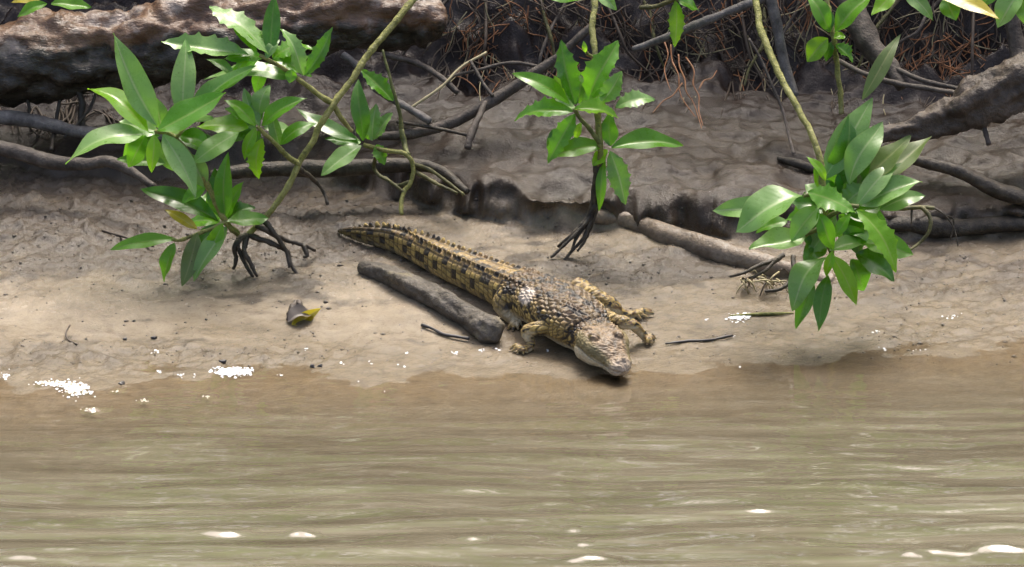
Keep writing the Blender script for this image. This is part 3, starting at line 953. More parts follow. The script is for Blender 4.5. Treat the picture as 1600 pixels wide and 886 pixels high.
# big fallen log
LY = 0.36
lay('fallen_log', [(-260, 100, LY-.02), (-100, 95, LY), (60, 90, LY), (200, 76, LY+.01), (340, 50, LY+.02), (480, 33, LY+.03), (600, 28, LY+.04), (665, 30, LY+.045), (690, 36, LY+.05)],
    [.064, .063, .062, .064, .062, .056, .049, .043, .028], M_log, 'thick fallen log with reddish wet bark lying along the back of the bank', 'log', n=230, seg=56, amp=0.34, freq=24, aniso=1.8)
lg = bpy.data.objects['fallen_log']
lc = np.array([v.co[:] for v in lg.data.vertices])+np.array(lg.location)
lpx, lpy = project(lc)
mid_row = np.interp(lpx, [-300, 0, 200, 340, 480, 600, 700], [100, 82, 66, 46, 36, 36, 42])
lg.data.attributes.new('lower_dark', 'FLOAT', 'POINT').data.foreach_set('value', np.clip((lpy-mid_row)/46+0.45, 0, 1))  # log gets darker towards its underside, with an uneven edge
# grey driftwood next to the crocodile
lay('driftwood', ground_pts([(566, 417, .007), (600, 427, .010), (650, 450, .013), (700, 477, .013), (738, 501, .012), (758, 509, .017), (772, 515, .017), (780, 518, .013)]),
    [.010, .0145, .0185, .0180, .0155, .0215, .0215, .0140], M_drift, 'short grey driftwood log lying beside the crocodile', 'driftwood', n=150, seg=40, amp=0.34, freq=44, seed=3, aniso=3)
# half-buried branch
lay('buried_branch', ground_pts([(930, 338, .004), (985, 347, .004), (1050, 370, .006), (1110, 390, .007), (1170, 408, .006), (1230, 424, .002), (1300, 446, -.012)]),
    [.012, .016, .019, .0195, .020, .020, .018], M_buried, 'mud coated branch half buried at the foot of the ledge', 'branch', n=110, seg=24, amp=0.16, freq=30, seed=5, aniso=2)
# right-hand roots
lay('mangrove_root', [(1330, 215, .20), (1400, 205, .21), (1470, 185, .22), (1540, 152, .22), (1620, 118, .24), (1720, 90, .26)], [.010, .016, .026, .034, .040, .044], M_rootb,
    'thick brown root slanting over the upper mud beside the large leafy sprig', 'root', 'roots on the bank', n=120, seg=32, amp=0.5, freq=30, seed=6, aniso=2)
lay('mangrove_root', [(1400, 243, .12), (1450, 255, .12), (1500, 268, .12), (1550, 292, .115), (1610, 312, .11)], [.006, .009, .011, .012, .013], M_root,
    'thin dark wet root running below the thick brown root', 'root', 'roots on the bank', n=60, seg=12, amp=0.3, freq=40, seed=7, aniso=2)
lay('mangrove_root', ground_pts([(1360, 350, .006), (1420, 350, .010), (1490, 355, .010), (1560, 352, .008), (1640, 348, .008)]), [.010, .014, .015, .014, .014], M_root,
    'black wet root lying along the foot of the ledge', 'root', 'roots on the bank', n=60, seg=14, amp=0.3, freq=36, seed=8, aniso=2)
# left-hand branches
lay('dead_branch', [(-40, 180, .30), (40, 187, .29), (110, 203, .28), (180, 212, .28), (260, 214, .29)], [.011, .012, .011, .009, .006], M_grey, 'pale grey dead branch on the mud under the fallen log', 'branch', 'dead branches', n=60, seg=12, amp=0.25, freq=40, seed=9, aniso=2)
lay('dead_branch', [(-40, 225, .20), (20, 236, .19), (70, 252, .18), (130, 258, .17), (170, 253, .16), (205, 268, .14), (240, 292, .11)], [.011, .012, .012, .010, .0085, .008, .006], M_branch, 'dark crooked branch reaching down to the pale mud under the leaves', 'branch', 'dead branches', n=80, seg=12, amp=0.25, freq=40, seed=10, aniso=2)
lay('dead_branch', [(330, 275, .17), (400, 266, .18), (470, 264, .18), (540, 262, .18), (640, 258, .19), (690, 268, .17), (730, 300, .12)], [.008, .012, .014, .013, .011, .009, .005], M_root, 'black wet branch lying behind the slanting yellow green stem', 'branch', 'dead branches', n=80, seg=14, amp=0.25, freq=36, seed=11, aniso=2)
lay('dead_branch', [(590, 213, .24), (650, 208, .25), (710, 190, .27), (770, 158, .29), (820, 125, .31), (870, 90, .32), (925, 40, .33)], [.006, .0085, .0095, .0095, .0085, .007, .006], M_branch, 'long dark branch rising across the mud towards the hanging stem', 'branch', 'dead branches', n=80, seg=12, amp=0.25, freq=45, seed=12, aniso=2)
lay('dead_branch', [(990, 78, .34), (1050, 55, .33), (1110, 30, .33), (1180, 2, .34), (1260, -30, .36)], [.0055, .0065, .007, .0072, .008], M_grey, 'bare grey branch slanting up to the yellow green hanging stem', 'branch', 'dead branches', n=60, seg=10, amp=0.2, freq=45, seed=13, aniso=2)
lay('dead_branch', [(730, 232, .20), (738, 205, .22), (752, 175, .26), (758, 160, .28)], [.006, .006, .005, .004], M_branch, 'short dark stick propped up against the long dark branch', 'branch', 'dead branches', n=30, seg=8, amp=0.3, freq=60, seed=14)
for k, (pts, r, mt, lb) in enumerate([
    ([(535, 85, .33), (560, 105, .32), (590, 140, .29), (640, 170, .26), (672, 190, .24)], .006, M_grey, 'greyish stick leaning below the end of the fallen log'),
    ([(600, 85, .35), (650, 98, .34), (690, 122, .31), (715, 145, .29)], .005, M_branch, 'dark stick lying between the fallen log and the long dark branch'),
    ([(640, 170, .27), (690, 135, .29), (720, 105, .32), (760, 82, .35)], .0022, M_straw, 'thin pale twig crossing the sticks beside the fallen log'),
    ([(700, 120, .31), (745, 110, .33), (800, 98, .35), (860, 108, .36)], .0028, M_branch, 'thin dark twig running level behind the long dark branch'),
    ([(735, 95, .33), (755, 130, .30), (770, 150, .285)], .0030, M_branch, 'thin dark twig standing where the sticks cross'),
    ([(620, 190, .25), (680, 200, .235), (735, 212, .22)], .0030, M_root, 'thin black twig lying on the mud below the long dark branch')]):
    lay('twig', pts, r, mt, lb, 'twig', 'twigs on the bank', n=30, seg=8, amp=0.25, freq=60, seed=20+k)
for k, (pts, r, lb) in enumerate([
    ([(95, 140, .33), (92, 165, .32), (86, 195, .30), (80, 235, .24)], .0032, 'thin black root hanging from the underside of the fallen log by the pale grey branch'),
    ([(122, 140, .33), (128, 160, .32), (127, 185, .31), (130, 208, .29)], .0055, 'stout black root stub under the fallen log'),
    ([(150, 145, .33), (140, 170, .31), (120, 195, .29), (100, 215, .27)], .0024, 'slanting thin root below the fallen log'),
    ([(40, 150, .33), (46, 170, .32), (40, 190, .3)], .0028, 'short thin root under the left part of the fallen log')]):
    lay('mangrove_root', pts, r, M_root, lb, 'root', 'roots on the bank', n=26, seg=8, amp=0.3, freq=60, seed=80+k)
# grey and brown stems at the back
lay('sapling_stem', [(1195, -60, .36), (1205, 0, .34), (1216, 50, .33), (1226, 100, .32), (1242, 150, .30)], [.010, .0095, .009, .0085, .008], M_grey, 'dark blue grey bare stem standing behind the yellow green hanging stem', 'stem', n=40, seg=12, amp=0.12, freq=40, seed=30, aniso=2)
lay('mangrove_root', [(1320, -10, .44), (1340, 35, .40), (1362, 75, .37), (1390, 105, .34), (1410, 135, .31)], [.018, .020, .020, .016, .010], M_branch, 'short stout brown root coming down behind the small bright sprig', 'root', 'roots on the bank', n=40, seg=14, amp=0.25, freq=34, seed=31, aniso=2)
lay('mangrove_root', [(1565, -30, .42), (1580, 30, .40), (1590, 80, .38), (1600, 130, .34)], [.014, .013, .013, .012], M_branch, 'upright brown root under the silvery leaves of the overhanging twig', 'root', 'roots on the bank', n=40, seg=12, amp=0.25, freq=34, seed=32, aniso=2)
for k, (pts, r, lb) in enumerate([
    ([(1310, 95, .33), (1350, 115, .31), (1400, 130, .29), (1460, 140, .27), (1505, 150, .25), (1530, 180, .22), (1545, 225, .17)], .0042, 'long thin brown root arching over the thick root'),
    ([(1395, 105, .33), (1440, 125, .30), (1500, 140, .28), (1540, 160, .25)], .0040, 'thin brown root lying just above the arching root'),
    ([(1170, 60, .35), (1190, 95, .33), (1205, 130, .31), (1222, 170, .28), (1232, 210, .24), (1240, 240, .2)], .0025, 'thin dark root hanging beside the yellow green stem')]):
    lay('mangrove_root', pts, r, M_branch, lb, 'root', 'roots on the bank', n=40, seg=8, amp=0.25, freq=60, seed=40+k)
lay('floating_stick', ground_pts([(1215, 247, .008), (1240, 254, .009), (1265, 262, .008), (1290, 268, .005)]), [.003, .0075, .007, .004], M_root, 'short black stick lying on the upper mud behind the large leafy sprig', 'stick', n=24, seg=10, amp=0.2, freq=50, seed=44)

# ------------------------------------------------------------------ plants
GRP = 'mangrove shoots over the bank'
# slanting shrub
YA = yg(390, 425)
A = thing('mangrove_shrub', G(395, 390), 'leafy shrub with a long slanting yellow green stem and spreading prop roots', 'shrub', GRP)
stem(A, 'stem', [(386, 368, YA), (412, 342, YA+.01), (450, 290, YA+.03), (474, 248, YA+.05), (500, 200, YA+.07), (522, 160, YA+.09), (545, 128, YA+.11), (580, 80, YA+.14), (615, 38, YA+.17), (650, -4, YA+.21), (700, -70, YA+.27), (760, -190, YA+.40), (830, -300, .85)], .0044, .0074, M_stem, 10, 0.18)
for q in ([(520, 161, YA+.09), (495, 146, YA+.085), (470, 126, YA+.08), (440, 104, YA+.075), (406, 87, YA+.07)], [(468, 258, YA+.045), (440, 236, YA+.035), (418, 214, YA+.03), (402, 198, YA+.03)],
          [(520, 163, YA+.09), (535, 185, YA+.09), (550, 205, YA+.1)]):
    stem(A, 'branch', q, .0046, .0028, M_stem, 8, 0.16)
for q in ([(388, 366, YA), (400, 372, YA), (425, 380, YA), (448, 392, YA+.01), (455, 412, YA), (468, 432, YA-.01)], [(400, 352, YA), (420, 362, YA), (445, 375, YA+.03), (475, 384, YA+.04), (492, 392, YA+.05)], [(412, 344, YA+.01), (425, 360, YA), (438, 378, YA), (448, 396, YA), (452, 418, YA-.01)],
          [(386, 366, YA), (372, 378, YA-.005), (378, 400, YA-.01), (388, 420, YA-.015), (396, 434, YA-.02)], [(380, 368, YA), (366, 385, YA-.01), (368, 405, YA-.01), (364, 420, YA-.01)], [(388, 366, YA), (382, 392, YA-.015), (392, 412, YA-.02), (402, 432, YA-.025)],
          [(372, 330, YA+.05), (390, 340, YA+.03), (405, 350, YA+.01)], [(475, 384, YA+.04), (480, 400, YA+.03), (474, 402, YA+.03)], [(462, 262, YA+.05), (490, 280, YA+.09), (505, 300, YA+.1), (512, 320, YA+.09)]):
    stem(A, 'root', q, .0048, .0024, M_root, 8, 0.3)
stem(A, 'root_tip', [(398, 422, YA-.022), (402, 432, YA-.025)], .003, .0018, LM['yellow'], 6, 0)
leaves(A, YA+.07, [
    (389, 86, 252, 65, 34, 'silver', True), (420, 86, 327, 5, 33, 'silver', True), (422, 84, 429, -8, 31, 'dark'), (402, 85, 363, 43, 15, 'bright'),
    (474, 118, 440, 41, 27, 'silver', True), (476, 118, 520, 41, 27, 'dark', True), (391, 88, 366, 113, 16, 'bright'), (462, 122, 318, 120, 28, 'silver', False, .02, .01), (366, 117, 322, 92, 17, 'silver'),
    (456, 108, 452, 130, 20, 'mid'), (416, 92, 436, 60, 18, 'silver'), (404, 92, 350, 140, 26, 'mid', False, .03)])
leaves(A, YA+.03, [
    (399, 196, 352, 155, 25, 'bright'), (388, 199, 308, 197, 36, 'bright'), (406, 198, 381, 137, 22, 'silver', False, .01), (409, 197, 477, 151, 28, 'mid'), (404, 180, 420, 132, 32, 'silver', False, .02), (436, 228, 424, 170, 22, 'silver', False, .015),
    (438, 226, 493, 190, 25, 'mid'), (399, 199, 381, 250, 20, 'bright'), (410, 216, 402, 280, 30, 'bright', True), (392, 202, 330, 232, 36, 'dark', False, .03)])
fill(A, YA+.07, 420, 92, 5, 70, 26, 1); fill(A, YA+.03, 406, 198, 6, 66, 25, 2)
# low sapling on the left
A3 = thing('mangrove_sapling', G(355, 400), 'broad leaved sapling with glossy whorls left of the slanting stem', 'sapling', GRP)
YB = YA-.02
stem(A3, 'stem', [(372, 366, YB+.01), (352, 346, YB), (330, 300, YB+.01), (306, 255, YB+.01), (290, 232, YB+.01), (270, 212, YB), (242, 206, YB)], .0048, .0034, M_stem, 8, 0.2)
stem(A3, 'branch', [(352, 346, YB), (318, 362, YB-.01), (285, 374, YB-.02), (268, 374, YB-.02)], .0036, .0025, M_stem, 8, 0.2)
stem(A3, 'branch', [(276, 214, YB), (284, 205, YB), (292, 192, YB+.02)], .003, .0022, M_stem, 8, 0.2)
leaves(A3, YB, [
    (245, 196, 177, 52, 47, 'silver'), (231, 205, 139, 133, 36, 'bright'), (226, 209, 100, 249, 38, 'silver'), (240, 210, 236, 270, 25, 'bright', False, -.01), (255, 210, 307, 307, 40, 'silver', False, -.01), (246, 205, 353, 146, 46, 'mid', False, -.01),
    (284, 200, 399, 100, 34, 'dark', False, .02), (287, 190, 291, 59, 42, 'silver', False, .03), (228, 212, 200, 262, 34, 'mid', False, .01), (292, 240, 322, 294, 36, 'silver', False, .01), (374, 206, 300, 256, 36, 'silver', False, .03), (258, 256, 182, 250, 26, 'silver', False, .03),
    (322, 290, 284, 318, 24, 'mid', False, .02), (280, 212, 330, 230, 30, 'mid', False, .03)])
leaves(A3, YB, [
    (352, 342, 356, 238, 31, 'mid'), (347, 342, 335, 262, 34, 'dark', False, .01), (341, 345, 219, 293, 36, 'dark', False, .02, .02), (354, 347, 420, 340, 26, 'mid', False, -.005), (348, 349, 317, 405, 27, 'bright', False, -.01), (354, 354, 300, 437, 32, 'silver', False, 0),
    (274, 373, 170, 387, 24, 'mid', False, -.02), (273, 380, 255, 440, 24, 'mid', False, -.02), (308, 364, 284, 448, 32, 'olive', False, -.02), (308, 358, 258, 326, 18, 'yellow', False, .01), (340, 350, 310, 395, 26, 'dark', False, .02)])
fill(A3, YB+.01, 255, 208, 6, 92, 36, 3); fill(A3, YB+.01, 350, 346, 5, 76, 28, 4, a0=20, a1=200)
# small sapling on arching roots
YC = 0.13
A5 = thing('mangrove_sapling', G(635, 300), 'small sapling on arching green roots just above the crocodile tail', 'sapling', GRP)
stem(A5, 'stem', [(568, 226, YC), (590, 232, YC), (615, 236, YC), (635, 241, YC), (645, 255, YC), (643, 285, YC-.01), (630, 302, YC-.02), (628, 335, YC-.05)], .0036, .0034, M_stem, 8, 0.2)
stem(A5, 'branch', [(627, 205, YC+.03), (626, 180, YC+.03), (616, 147, YC+.03), (606, 108, YC+.04), (598, 78, YC+.05)], .0034, .0018, M_stem_dk, 8, 0.2)
stem(A5, 'branch', [(627, 203, YC+.03), (632, 225, YC+.02), (638, 242, YC)], .0044, .004, M_stem_dk, 8, 0.2)
for q in ([(645, 256, YC), (670, 265, YC+.01), (700, 285, YC), (725, 305, YC-.02)], [(648, 268, YC), (680, 285, YC-.01), (715, 302, YC-.03)], [(590, 233, YC), (585, 265, YC+.02), (610, 285, YC), (630, 300, YC-.02)], [(640, 285, YC-.01), (618, 290, YC), (600, 276, YC+.01)]):
    stem(A5, 'root', q, .0035, .002, M_rootg, 8, 0.25)
leaves(A5, YC, [(567, 220, 560, 123, 31, 'dark'), (582, 220, 588, 162, 28, 'silver', True), (584, 218, 613, 176, 26, 'silver', True, .005), (564, 227, 501, 274, 32, 'silver'), (588, 226, 601, 258, 25, 'mid', True), (557, 218, 462, 170, 26, 'dark', False, .01), (614, 158, 563, 108, 28, 'mid', True, .03), (560, 224, 508, 218, 24, 'dark', False, .02)])
fill(A5, YC, 570, 222, 3, 60, 24, 5, a0=20, a1=200)
# centre sapling
YD = yg(885, 404)+.02
B = thing('mangrove_sapling', G(885, 404), 'spiny leaved sapling in the middle with a bundle of black prop roots', 'sapling', GRP)
stem(B, 'stem', [(935, 258, YD), (938, 225, YD), (936, 190, YD+.01), (931, 111, YD+.04), (927, 65, YD+.07), (928, 0, YD+.12), (930, -80, YD+.20), (935, -190, YD+.34), (945, -300, .85)], .0046, .0052, M_stem, 8, 0.18)
stem(B, 'branch', [(938, 225, YD), (924, 205, YD-.005), (905, 185, YD-.01), (897, 170, YD-.01)], .004, .003, M_stem_dk, 8, 0.2)
stem(B, 'branch', [(929, 90, YD+.05), (918, 84, YD+.045), (913, 72, YD+.04)], .0022, .003, M_stem, 6, 0.2)
for q in ([(934, 250, YD), (930, 300, YD), (924, 335, YD), (905, 360, YD-.01), (878, 385, YD-.02), (861, 402, YD-.03)], [(936, 250, YD), (932, 310, YD+.01), (922, 345, YD), (912, 372, YD-.01), (895, 390, YD-.015), (880, 408, YD-.03)], [(932, 255, YD), (926, 310, YD), (918, 345, YD), (900, 372, YD-.01), (892, 395, YD-.02)],
          [(938, 250, YD), (936, 310, YD), (928, 340, YD), (916, 370, YD), (902, 392, YD-.01)], [(930, 320, YD), (915, 345, YD), (890, 370, YD-.01), (872, 386, YD-.01)]):
    stem(B, 'root', q, .0046, .0022, M_root, 8, 0.25)
leaves(B, YD-.01, [(890, 162, 802, 111, 29, 'mid'), (895, 173, 802, 183, 31, 'mid', True), (897, 171, 967, 181, 26, 'bright', True, -.01), (898, 162, 877, 62, 36, 'dark', True), (920, 158, 965, 62, 42, 'mid', True, .01), (940, 160, 971, 111, 34, 'silver', True, .02), (962, 168, 1024, 152, 28, 'silver', True, .02),
    (899, 178, 855, 256, 33, 'mid', True), (954, 228, 953, 176, 32, 'dark', False, .01), (882, 150, 866, 118, 18, 'bright', False, .01), (880, 200, 854, 232, 20, 'dark', False, .02),
    (915, 82, 912, 64, 9, 'bright'), (912, 165, 950, 140, 30, 'mid', False, .02)])
leaves(B, YD, [(943, 227, 861, 245, 31, 'mid'), (956, 231, 1068, 226, 34, 'mid', False, -.005), (949, 234, 926, 259, 21, 'bright'), (953, 236, 977, 320, 37, 'silver', True), (945, 250, 936, 331, 18, 'mid'), (908, 192, 898, 218, 14, 'bright', False, .01)])
fill(B, YD, 905, 168, 4, 66, 28, 6, a0=0, a1=200)
# large hanging sprig on the right
YE = yg(1290, 528)
C_ = thing('mangrove_branch', at(1276, 226, YE+.02), 'big hanging sprig of broad glossy leaves almost touching the mud on the right', 'shrub', GRP)
stem(C_, 'stem', [(1300, 395, YE), (1292, 350, YE), (1288, 300, YE), (1280, 245, YE+.02), (1257, 190, YE+.06), (1230, 141, YE+.11), (1208, 92, YE+.16), (1188, 49, YE+.21), (1181, 0, YE+.26), (1178, -60, YE+.34), (1180, -170, YE+.48), (1190, -300, .85)], .0044, .0070, M_stem, 10, 0.18)
for q in ([(1288, 300, YE), (1272, 302, YE-.01), (1256, 306, YE-.02)], [(1292, 340, YE), (1320, 322, YE-.01), (1342, 322, YE-.015)], [(1292, 350, YE), (1275, 360, YE), (1258, 368, YE)]):
    stem(C_, 'branch', q, .0042, .003, M_stem_dk, 8, 0.2)
leaves(C_, YE, [
    (1287, 280, 1363, 152, 54, 'silver', False, .03), (1300, 300, 1330, 180, 50, 'dark', False, .045), (1327, 288, 1381, 189, 46, 'silver', False, .02), (1320, 300, 1360, 220, 44, 'dark', False, .04), (1340, 288, 1423, 212, 38, 'olive', False, .03), (1358, 291, 1456, 213, 40, 'olive', False, .03), (1347, 156, 1407, 52, 27, 'olive', False, .08),
    (1290, 283, 1262, 244, 15, 'bright'), (1284, 300, 1272, 262, 13, 'bright'), (1257, 306, 1149, 360, 50, 'silver', False, -.02), (1228, 328, 1112, 328, 36, 'silver', False, 0), (1262, 300, 1336, 331, 40, 'mid', True, -.03), (1338, 321, 1406, 252, 34, 'silver', False, -.01), (1344, 321, 1440, 281, 42, 'silver', False, 0), (1375, 328, 1446, 304, 32, 'silver', False, .01),
    (1340, 328, 1402, 424, 38, 'bright', True, -.03), (1279, 322, 1235, 378, 38, 'silver', False, -.01), (1277, 332, 1302, 392, 30, 'mid', False, -.02), (1258, 369, 1170, 389, 38, 'silver', False, -.01), (1328, 334, 1302, 372, 18, 'mid', False, -.02), (1345, 380, 1427, 397, 38, 'mid', False, 0), (1338, 396, 1398, 438, 44, 'dark', False, .01),
    (1299, 398, 1340, 477, 30, 'bright', False, -.03), (1289, 402, 1237, 484, 42, 'silver', False, -.02), (1294, 430, 1280, 518, 30, 'dark', False, -.02), (1268, 430, 1243, 514, 28, 'dark', False, -.01), (1301, 392, 1290, 433, 16, 'bright', False, -.03), (1296, 392, 1364, 380, 22, 'silver', False, -.02), (1330, 405, 1350, 456, 40, 'dark', False, .03),
    (1310, 360, 1390, 370, 44, 'mid', False, .02), (1290, 350, 1240, 340, 34, 'dark', False, .02), (1290, 380, 1255, 410, 34, 'dark', False, .03), (1305, 330, 1352, 300, 40, 'dark', False, .03), (1275, 390, 1262, 345, 30, 'dark', False, .02), (1320, 350, 1345, 400, 36, 'dark', False, .015), (1230, 345, 1180, 362, 24, 'mid', False, .02)])
fill(C_, YE, 1310, 330, 14, 95, 40, 7)
# small bright sprig
YF = .30
D_ = thing('mangrove_shoot', at(1299, 60, YF), 'small bright green sprig with six leaves above the large hanging sprig', 'shoot', GRP)
stem(D_, 'stem', [(1315, 178, YF-.02), (1309, 105, YF), (1303, 59, YF), (1293, 10, YF+.02), (1285, -40, YF+.05), (1280, -110, YF+.1), (1275, -250, .80)], .0042, .0046, M_stem, 8, 0.2)
leaves(D_, YF-.01, [(1296, 50, 1258, -14, 32, 'mid'), (1297, 50, 1282, 8, 28, 'dark'), (1305, 50, 1364, -12, 36, 'mid'), (1294, 60, 1261, 97, 36, 'bright'), (1306, 70, 1333, 97, 30, 'mid', True), (1303, 60, 1321, 56, 18, 'bright'), (1300, 66, 1290, 96, 18, 'dark', False, .01)])
# overhanging twig in the upper right
YG_ = .22
E_ = thing('mangrove_twig', at(1480, -20, YG_), 'overhanging twig with a yellow leaf and silvery leaves in the upper right', 'twig', GRP)
stem(E_, 'stem', [(1390, -14, YG_), (1430, -20, YG_), (1500, -24, YG_+.01), (1580, -20, YG_+.02), (1680, -50, YG_+.06), (1760, -130, YG_+.16), (1800, -300, .85)], .003, .006, M_stem_dk, 8, 0.2)
leaves(E_, YG_, [(1398, -14, 1362, 24, 28, 'bright'), (1412, -16, 1459, 31, 30, 'silver'), (1450, -14, 1562, 29, 30, 'yellow', False, -.03), (1596, -20, 1558, 44, 40, 'silver', False, -.03), (1610, -16, 1604, 42, 36, 'silver', False, -.03), (1478, -6, 1494, 32, 40, 'mid'), (1520, -20, 1490, 12, 30, 'mid', False, .02), (1560, -20, 1535, 10, 26, 'mid')])
YH = .30
F_ = thing('mangrove_twig', at(1058, 0, YH), 'twig tip with one hanging pointed leaf above the bare grey branch', 'twig', GRP)
stem(F_, 'stem', [(1058, 2, YH), (1062, -30, YH), (1080, -100, YH+.06), (1120, -200, YH+.2), (1140, -300, .85)], .002, .004, M_stem_dk, 8, 0.2)
stem(F_, 'branch', [(1000, 12, YH+.03), (1030, 10, YH+.02), (1062, -6, YH)], .0035, .004, M_rootg, 8, 0.2)
leaves(F_, YH, [(1056, 0, 1054, 74, 27, 'bright', True), (1059, 0, 1093, 16, 24, 'mid', False, 0, .01)])
H_ = thing('mangrove_twig', at(925, -10, YH-.06), 'twig tip with two short leaves at the top of the centre stem', 'twig', GRP)
stem(H_, 'stem', [(925, -8, YH-.06), (922, -50, YH-.04), (905, -140, YH+.08), (890, -300, .85)], .002, .0035, M_stem_dk, 8, 0.2)
leaves(H_, YH-.06, [(926, -8, 862, 0, 18, 'mid'), (927, -8, 964, 15, 24, 'silver')])
I_ = thing('mangrove_twig', at(75, -10, .30), 'leafy twig tip with a yellow bud above the fallen log', 'twig', GRP)
stem(I_, 'stem', [(75, -2, .28), (80, -30, .29), (100, -120, .36), (120, -300, .85)], .0022, .004, M_stem_dk, 8, 0.2)
leaves(I_, .27, [(80, 6, 143, 11, 24, 'mid', False, 0, 0), (74, 6, 27, 26, 20, 'mid', False, 0, -.01), (70, -4, 17, 3, 16, 'yellow', False, .01), (66, 4, 44, 18, 16, 'mid', False, .005)])

# dry root tuft and arching rootlets near the large sprig
t = thing('root_tuft', G(1180, 440), 'dry tuft of pale rootlets at the end of the half buried branch', 'root tuft')
YT = yg(1180, 452)
for k in range(26):
    r = random.Random(k)
    x0, y0 = 1150+r.uniform(0, 70), 428+r.uniform(-6, 14)
    x1, y1 = x0+r.uniform(-22, 30), y0+r.uniform(2, 24)
    z0 = 0.012+r.random()*.014
    V, F = tube([G(x0, y0, z0), G((x0+x1)/2, (y0+y1)/2-4, z0+.006), G(x1, y1, .003)], [.0016, .0014, .0008], 8, 5)
    mesh_obj('rootlet', V, F, M_straw if k % 3 else M_fine, t)
for k, q in enumerate([[(1215, 405, YE+.12), (1190, 412, YE+.1), (1165, 425, YE+.08), (1140, 432, YE+.08)], [(1240, 400, YE+.1), (1238, 430, YE+.07), (1222, 450, YE+.05), (1195, 455, YE+.05)], [(1225, 398, YE+.12), (1185, 430, YE+.09), (1170, 434, YE+.08)]]):
    stem(t, 'root', q, .004, .0022, M_root, 8, 0.3)
t = thing('arching_root', G(1425, 392), 'thin mossy root arching down to the mud right of the large sprig', 'root')
stem(t, 'root', [(1400, 325, YE+.1), (1440, 323, YE+.1), (1460, 325, YE+.1)], .0035, .003, M_rootg)
stem(t, 'root', [(1440, 324, YE+.1), (1453, 340, YE+.09), (1452, 362, YE+.08), (1436, 380, YE+.075), (1422, 391, YE+.06)], .0035, .002, M_rootg)
for q in ([(1460, 325, YE+.1), (1475, 335, YE+.1), (1490, 355, YE+.1), (1497, 385, YE+.09)], [(1475, 335, YE+.1), (1490, 345, YE+.11), (1485, 375, YE+.1)], [(1425, 324, YE+.1), (1424, 350, YE+.09)]):
    stem(t, 'rootlet', q, .0016, .001, M_root, 6)

# ------------------------------------------------------------------ rootlets hanging from the dark bank
def rootlets(name, n, mat, label, region, seed, lng, rad, updown=0.8):
    r = random.Random(seed); h = Heap()
    for k in range(n):
        x = r.uniform(region[0], region[2]); y = r.uniform(region[1], region[3])
        Yb = min(yg(x, y), .60)
        l = r.uniform(.4, 1)*lng
        a = r.uniform(-.9, .9)
        pts = []
        px, py, Y = x, y, Yb-0.002
        for s in range(5):
            g = G(px, py)
            Yq = min(Y, g[1]-0.004)
            pts.append(at(px, py, Yq))
            a += r.uniform(-.45, .45)
            px += math.sin(a)*l/4; py += (math.cos(a)*updown)*l/4; Y -= r.uniform(-.002, .014)
        V, F = tube(pts, [rad*r.uniform(.6, 1.3), rad, rad, rad*.8, rad*.4], 12, 4, caps=False)
        h.add(V, F)
    o = h.build(name, mat)
    tag(o, label, 'rootlets', kind='stuff')
rootlets('brown_rootlets', 420, M_fine, 'tangle of fine brown rootlets hanging on the dark bank', (690, -30, 1620, 110), 1, 110, .0014)
rootlets('fallen_log_rootlets', 60, M_fine, 'dark fine roots hanging under the fallen log', (-10, 130, 330, 190), 2, 80, .0022)
rootlets('rusty_rootlets', 40, M_rust, 'rust coloured fine roots on the dark bank', (740, 0, 900, 80), 3, 110, .0012)
t = thing('rusty_root_bundle', at(1075, 100, .33), 'bundle of rust coloured roots hanging down onto the upper mud', 'roots')
for q in ([(1060, 85, .36), (1062, 105, .34), (1070, 125, .32), (1072, 143, .30), (1084, 162, .28), (1096, 200, .22)], [(1072, 90, .36), (1084, 110, .33), (1083, 132, .31), (1092, 150, .29), (1092, 172, .26), (1098, 196, .225)], [(1048, 70, .38), (1050, 95, .36), (1060, 118, .33), (1064, 150, .30), (1086, 182, .25)],
          [(1036, 60, .40), (1044, 85, .37), (1038, 110, .35), (1048, 142, .31)], [(1092, 140, .30), (1100, 126, .32), (1112, 122, .33), (1120, 110, .35)], [(1066, 130, .32), (1050, 150, .30), (1036, 158, .29), (1020, 176, .26)]):
    stem(t, 'rootlet', q, .0014, .0008, M_rust, 6, 0.3)
for k in range(14):
    r = random.Random(300+k)
    x0 = 705+k*63+r.uniform(-20, 20); y0 = r.uniform(-30, 10); x1 = x0+r.uniform(-90, 90); y1 = r.uniform(90, 150)
    pts = []
    for u in (0, .25, .5, .75, 1):
        qx, qy = x0+(x1-x0)*u+r.uniform(-9, 9), y0+(y1-y0)*u+r.uniform(-5, 5)
        pts.append((qx, qy, yg(qx, qy)-0.012-0.03*math.sin(math.pi*u)))
    lay('thin_root', pts, [.0034, .003, .003, .0024, .0016], (M_branch, M_fine, M_rootg)[k % 3], 'thin dark root trailing among the rootlets on the dark bank', 'root', 'thin roots trailing down the dark bank', n=40, seg=7, amp=.3, freq=70, seed=400+k)
rootlets('rusty_rootlets', 46, M_rust, 'rust coloured fine roots on the bank above the thick brown root', (1420, 50, 1590, 105), 5, 80, .0012)
rootlets('dead_fibres', 150, M_rust, 'reddish brown dead fibres matted over the dark bank', (700, -20, 1600, 125), 9, 75, .0010)
rootlets('straw_rootlets', 55, M_straw, 'a few pale straw coloured rootlets across the dark bank', (700, -30, 1600, 80), 6, 170, .0011)

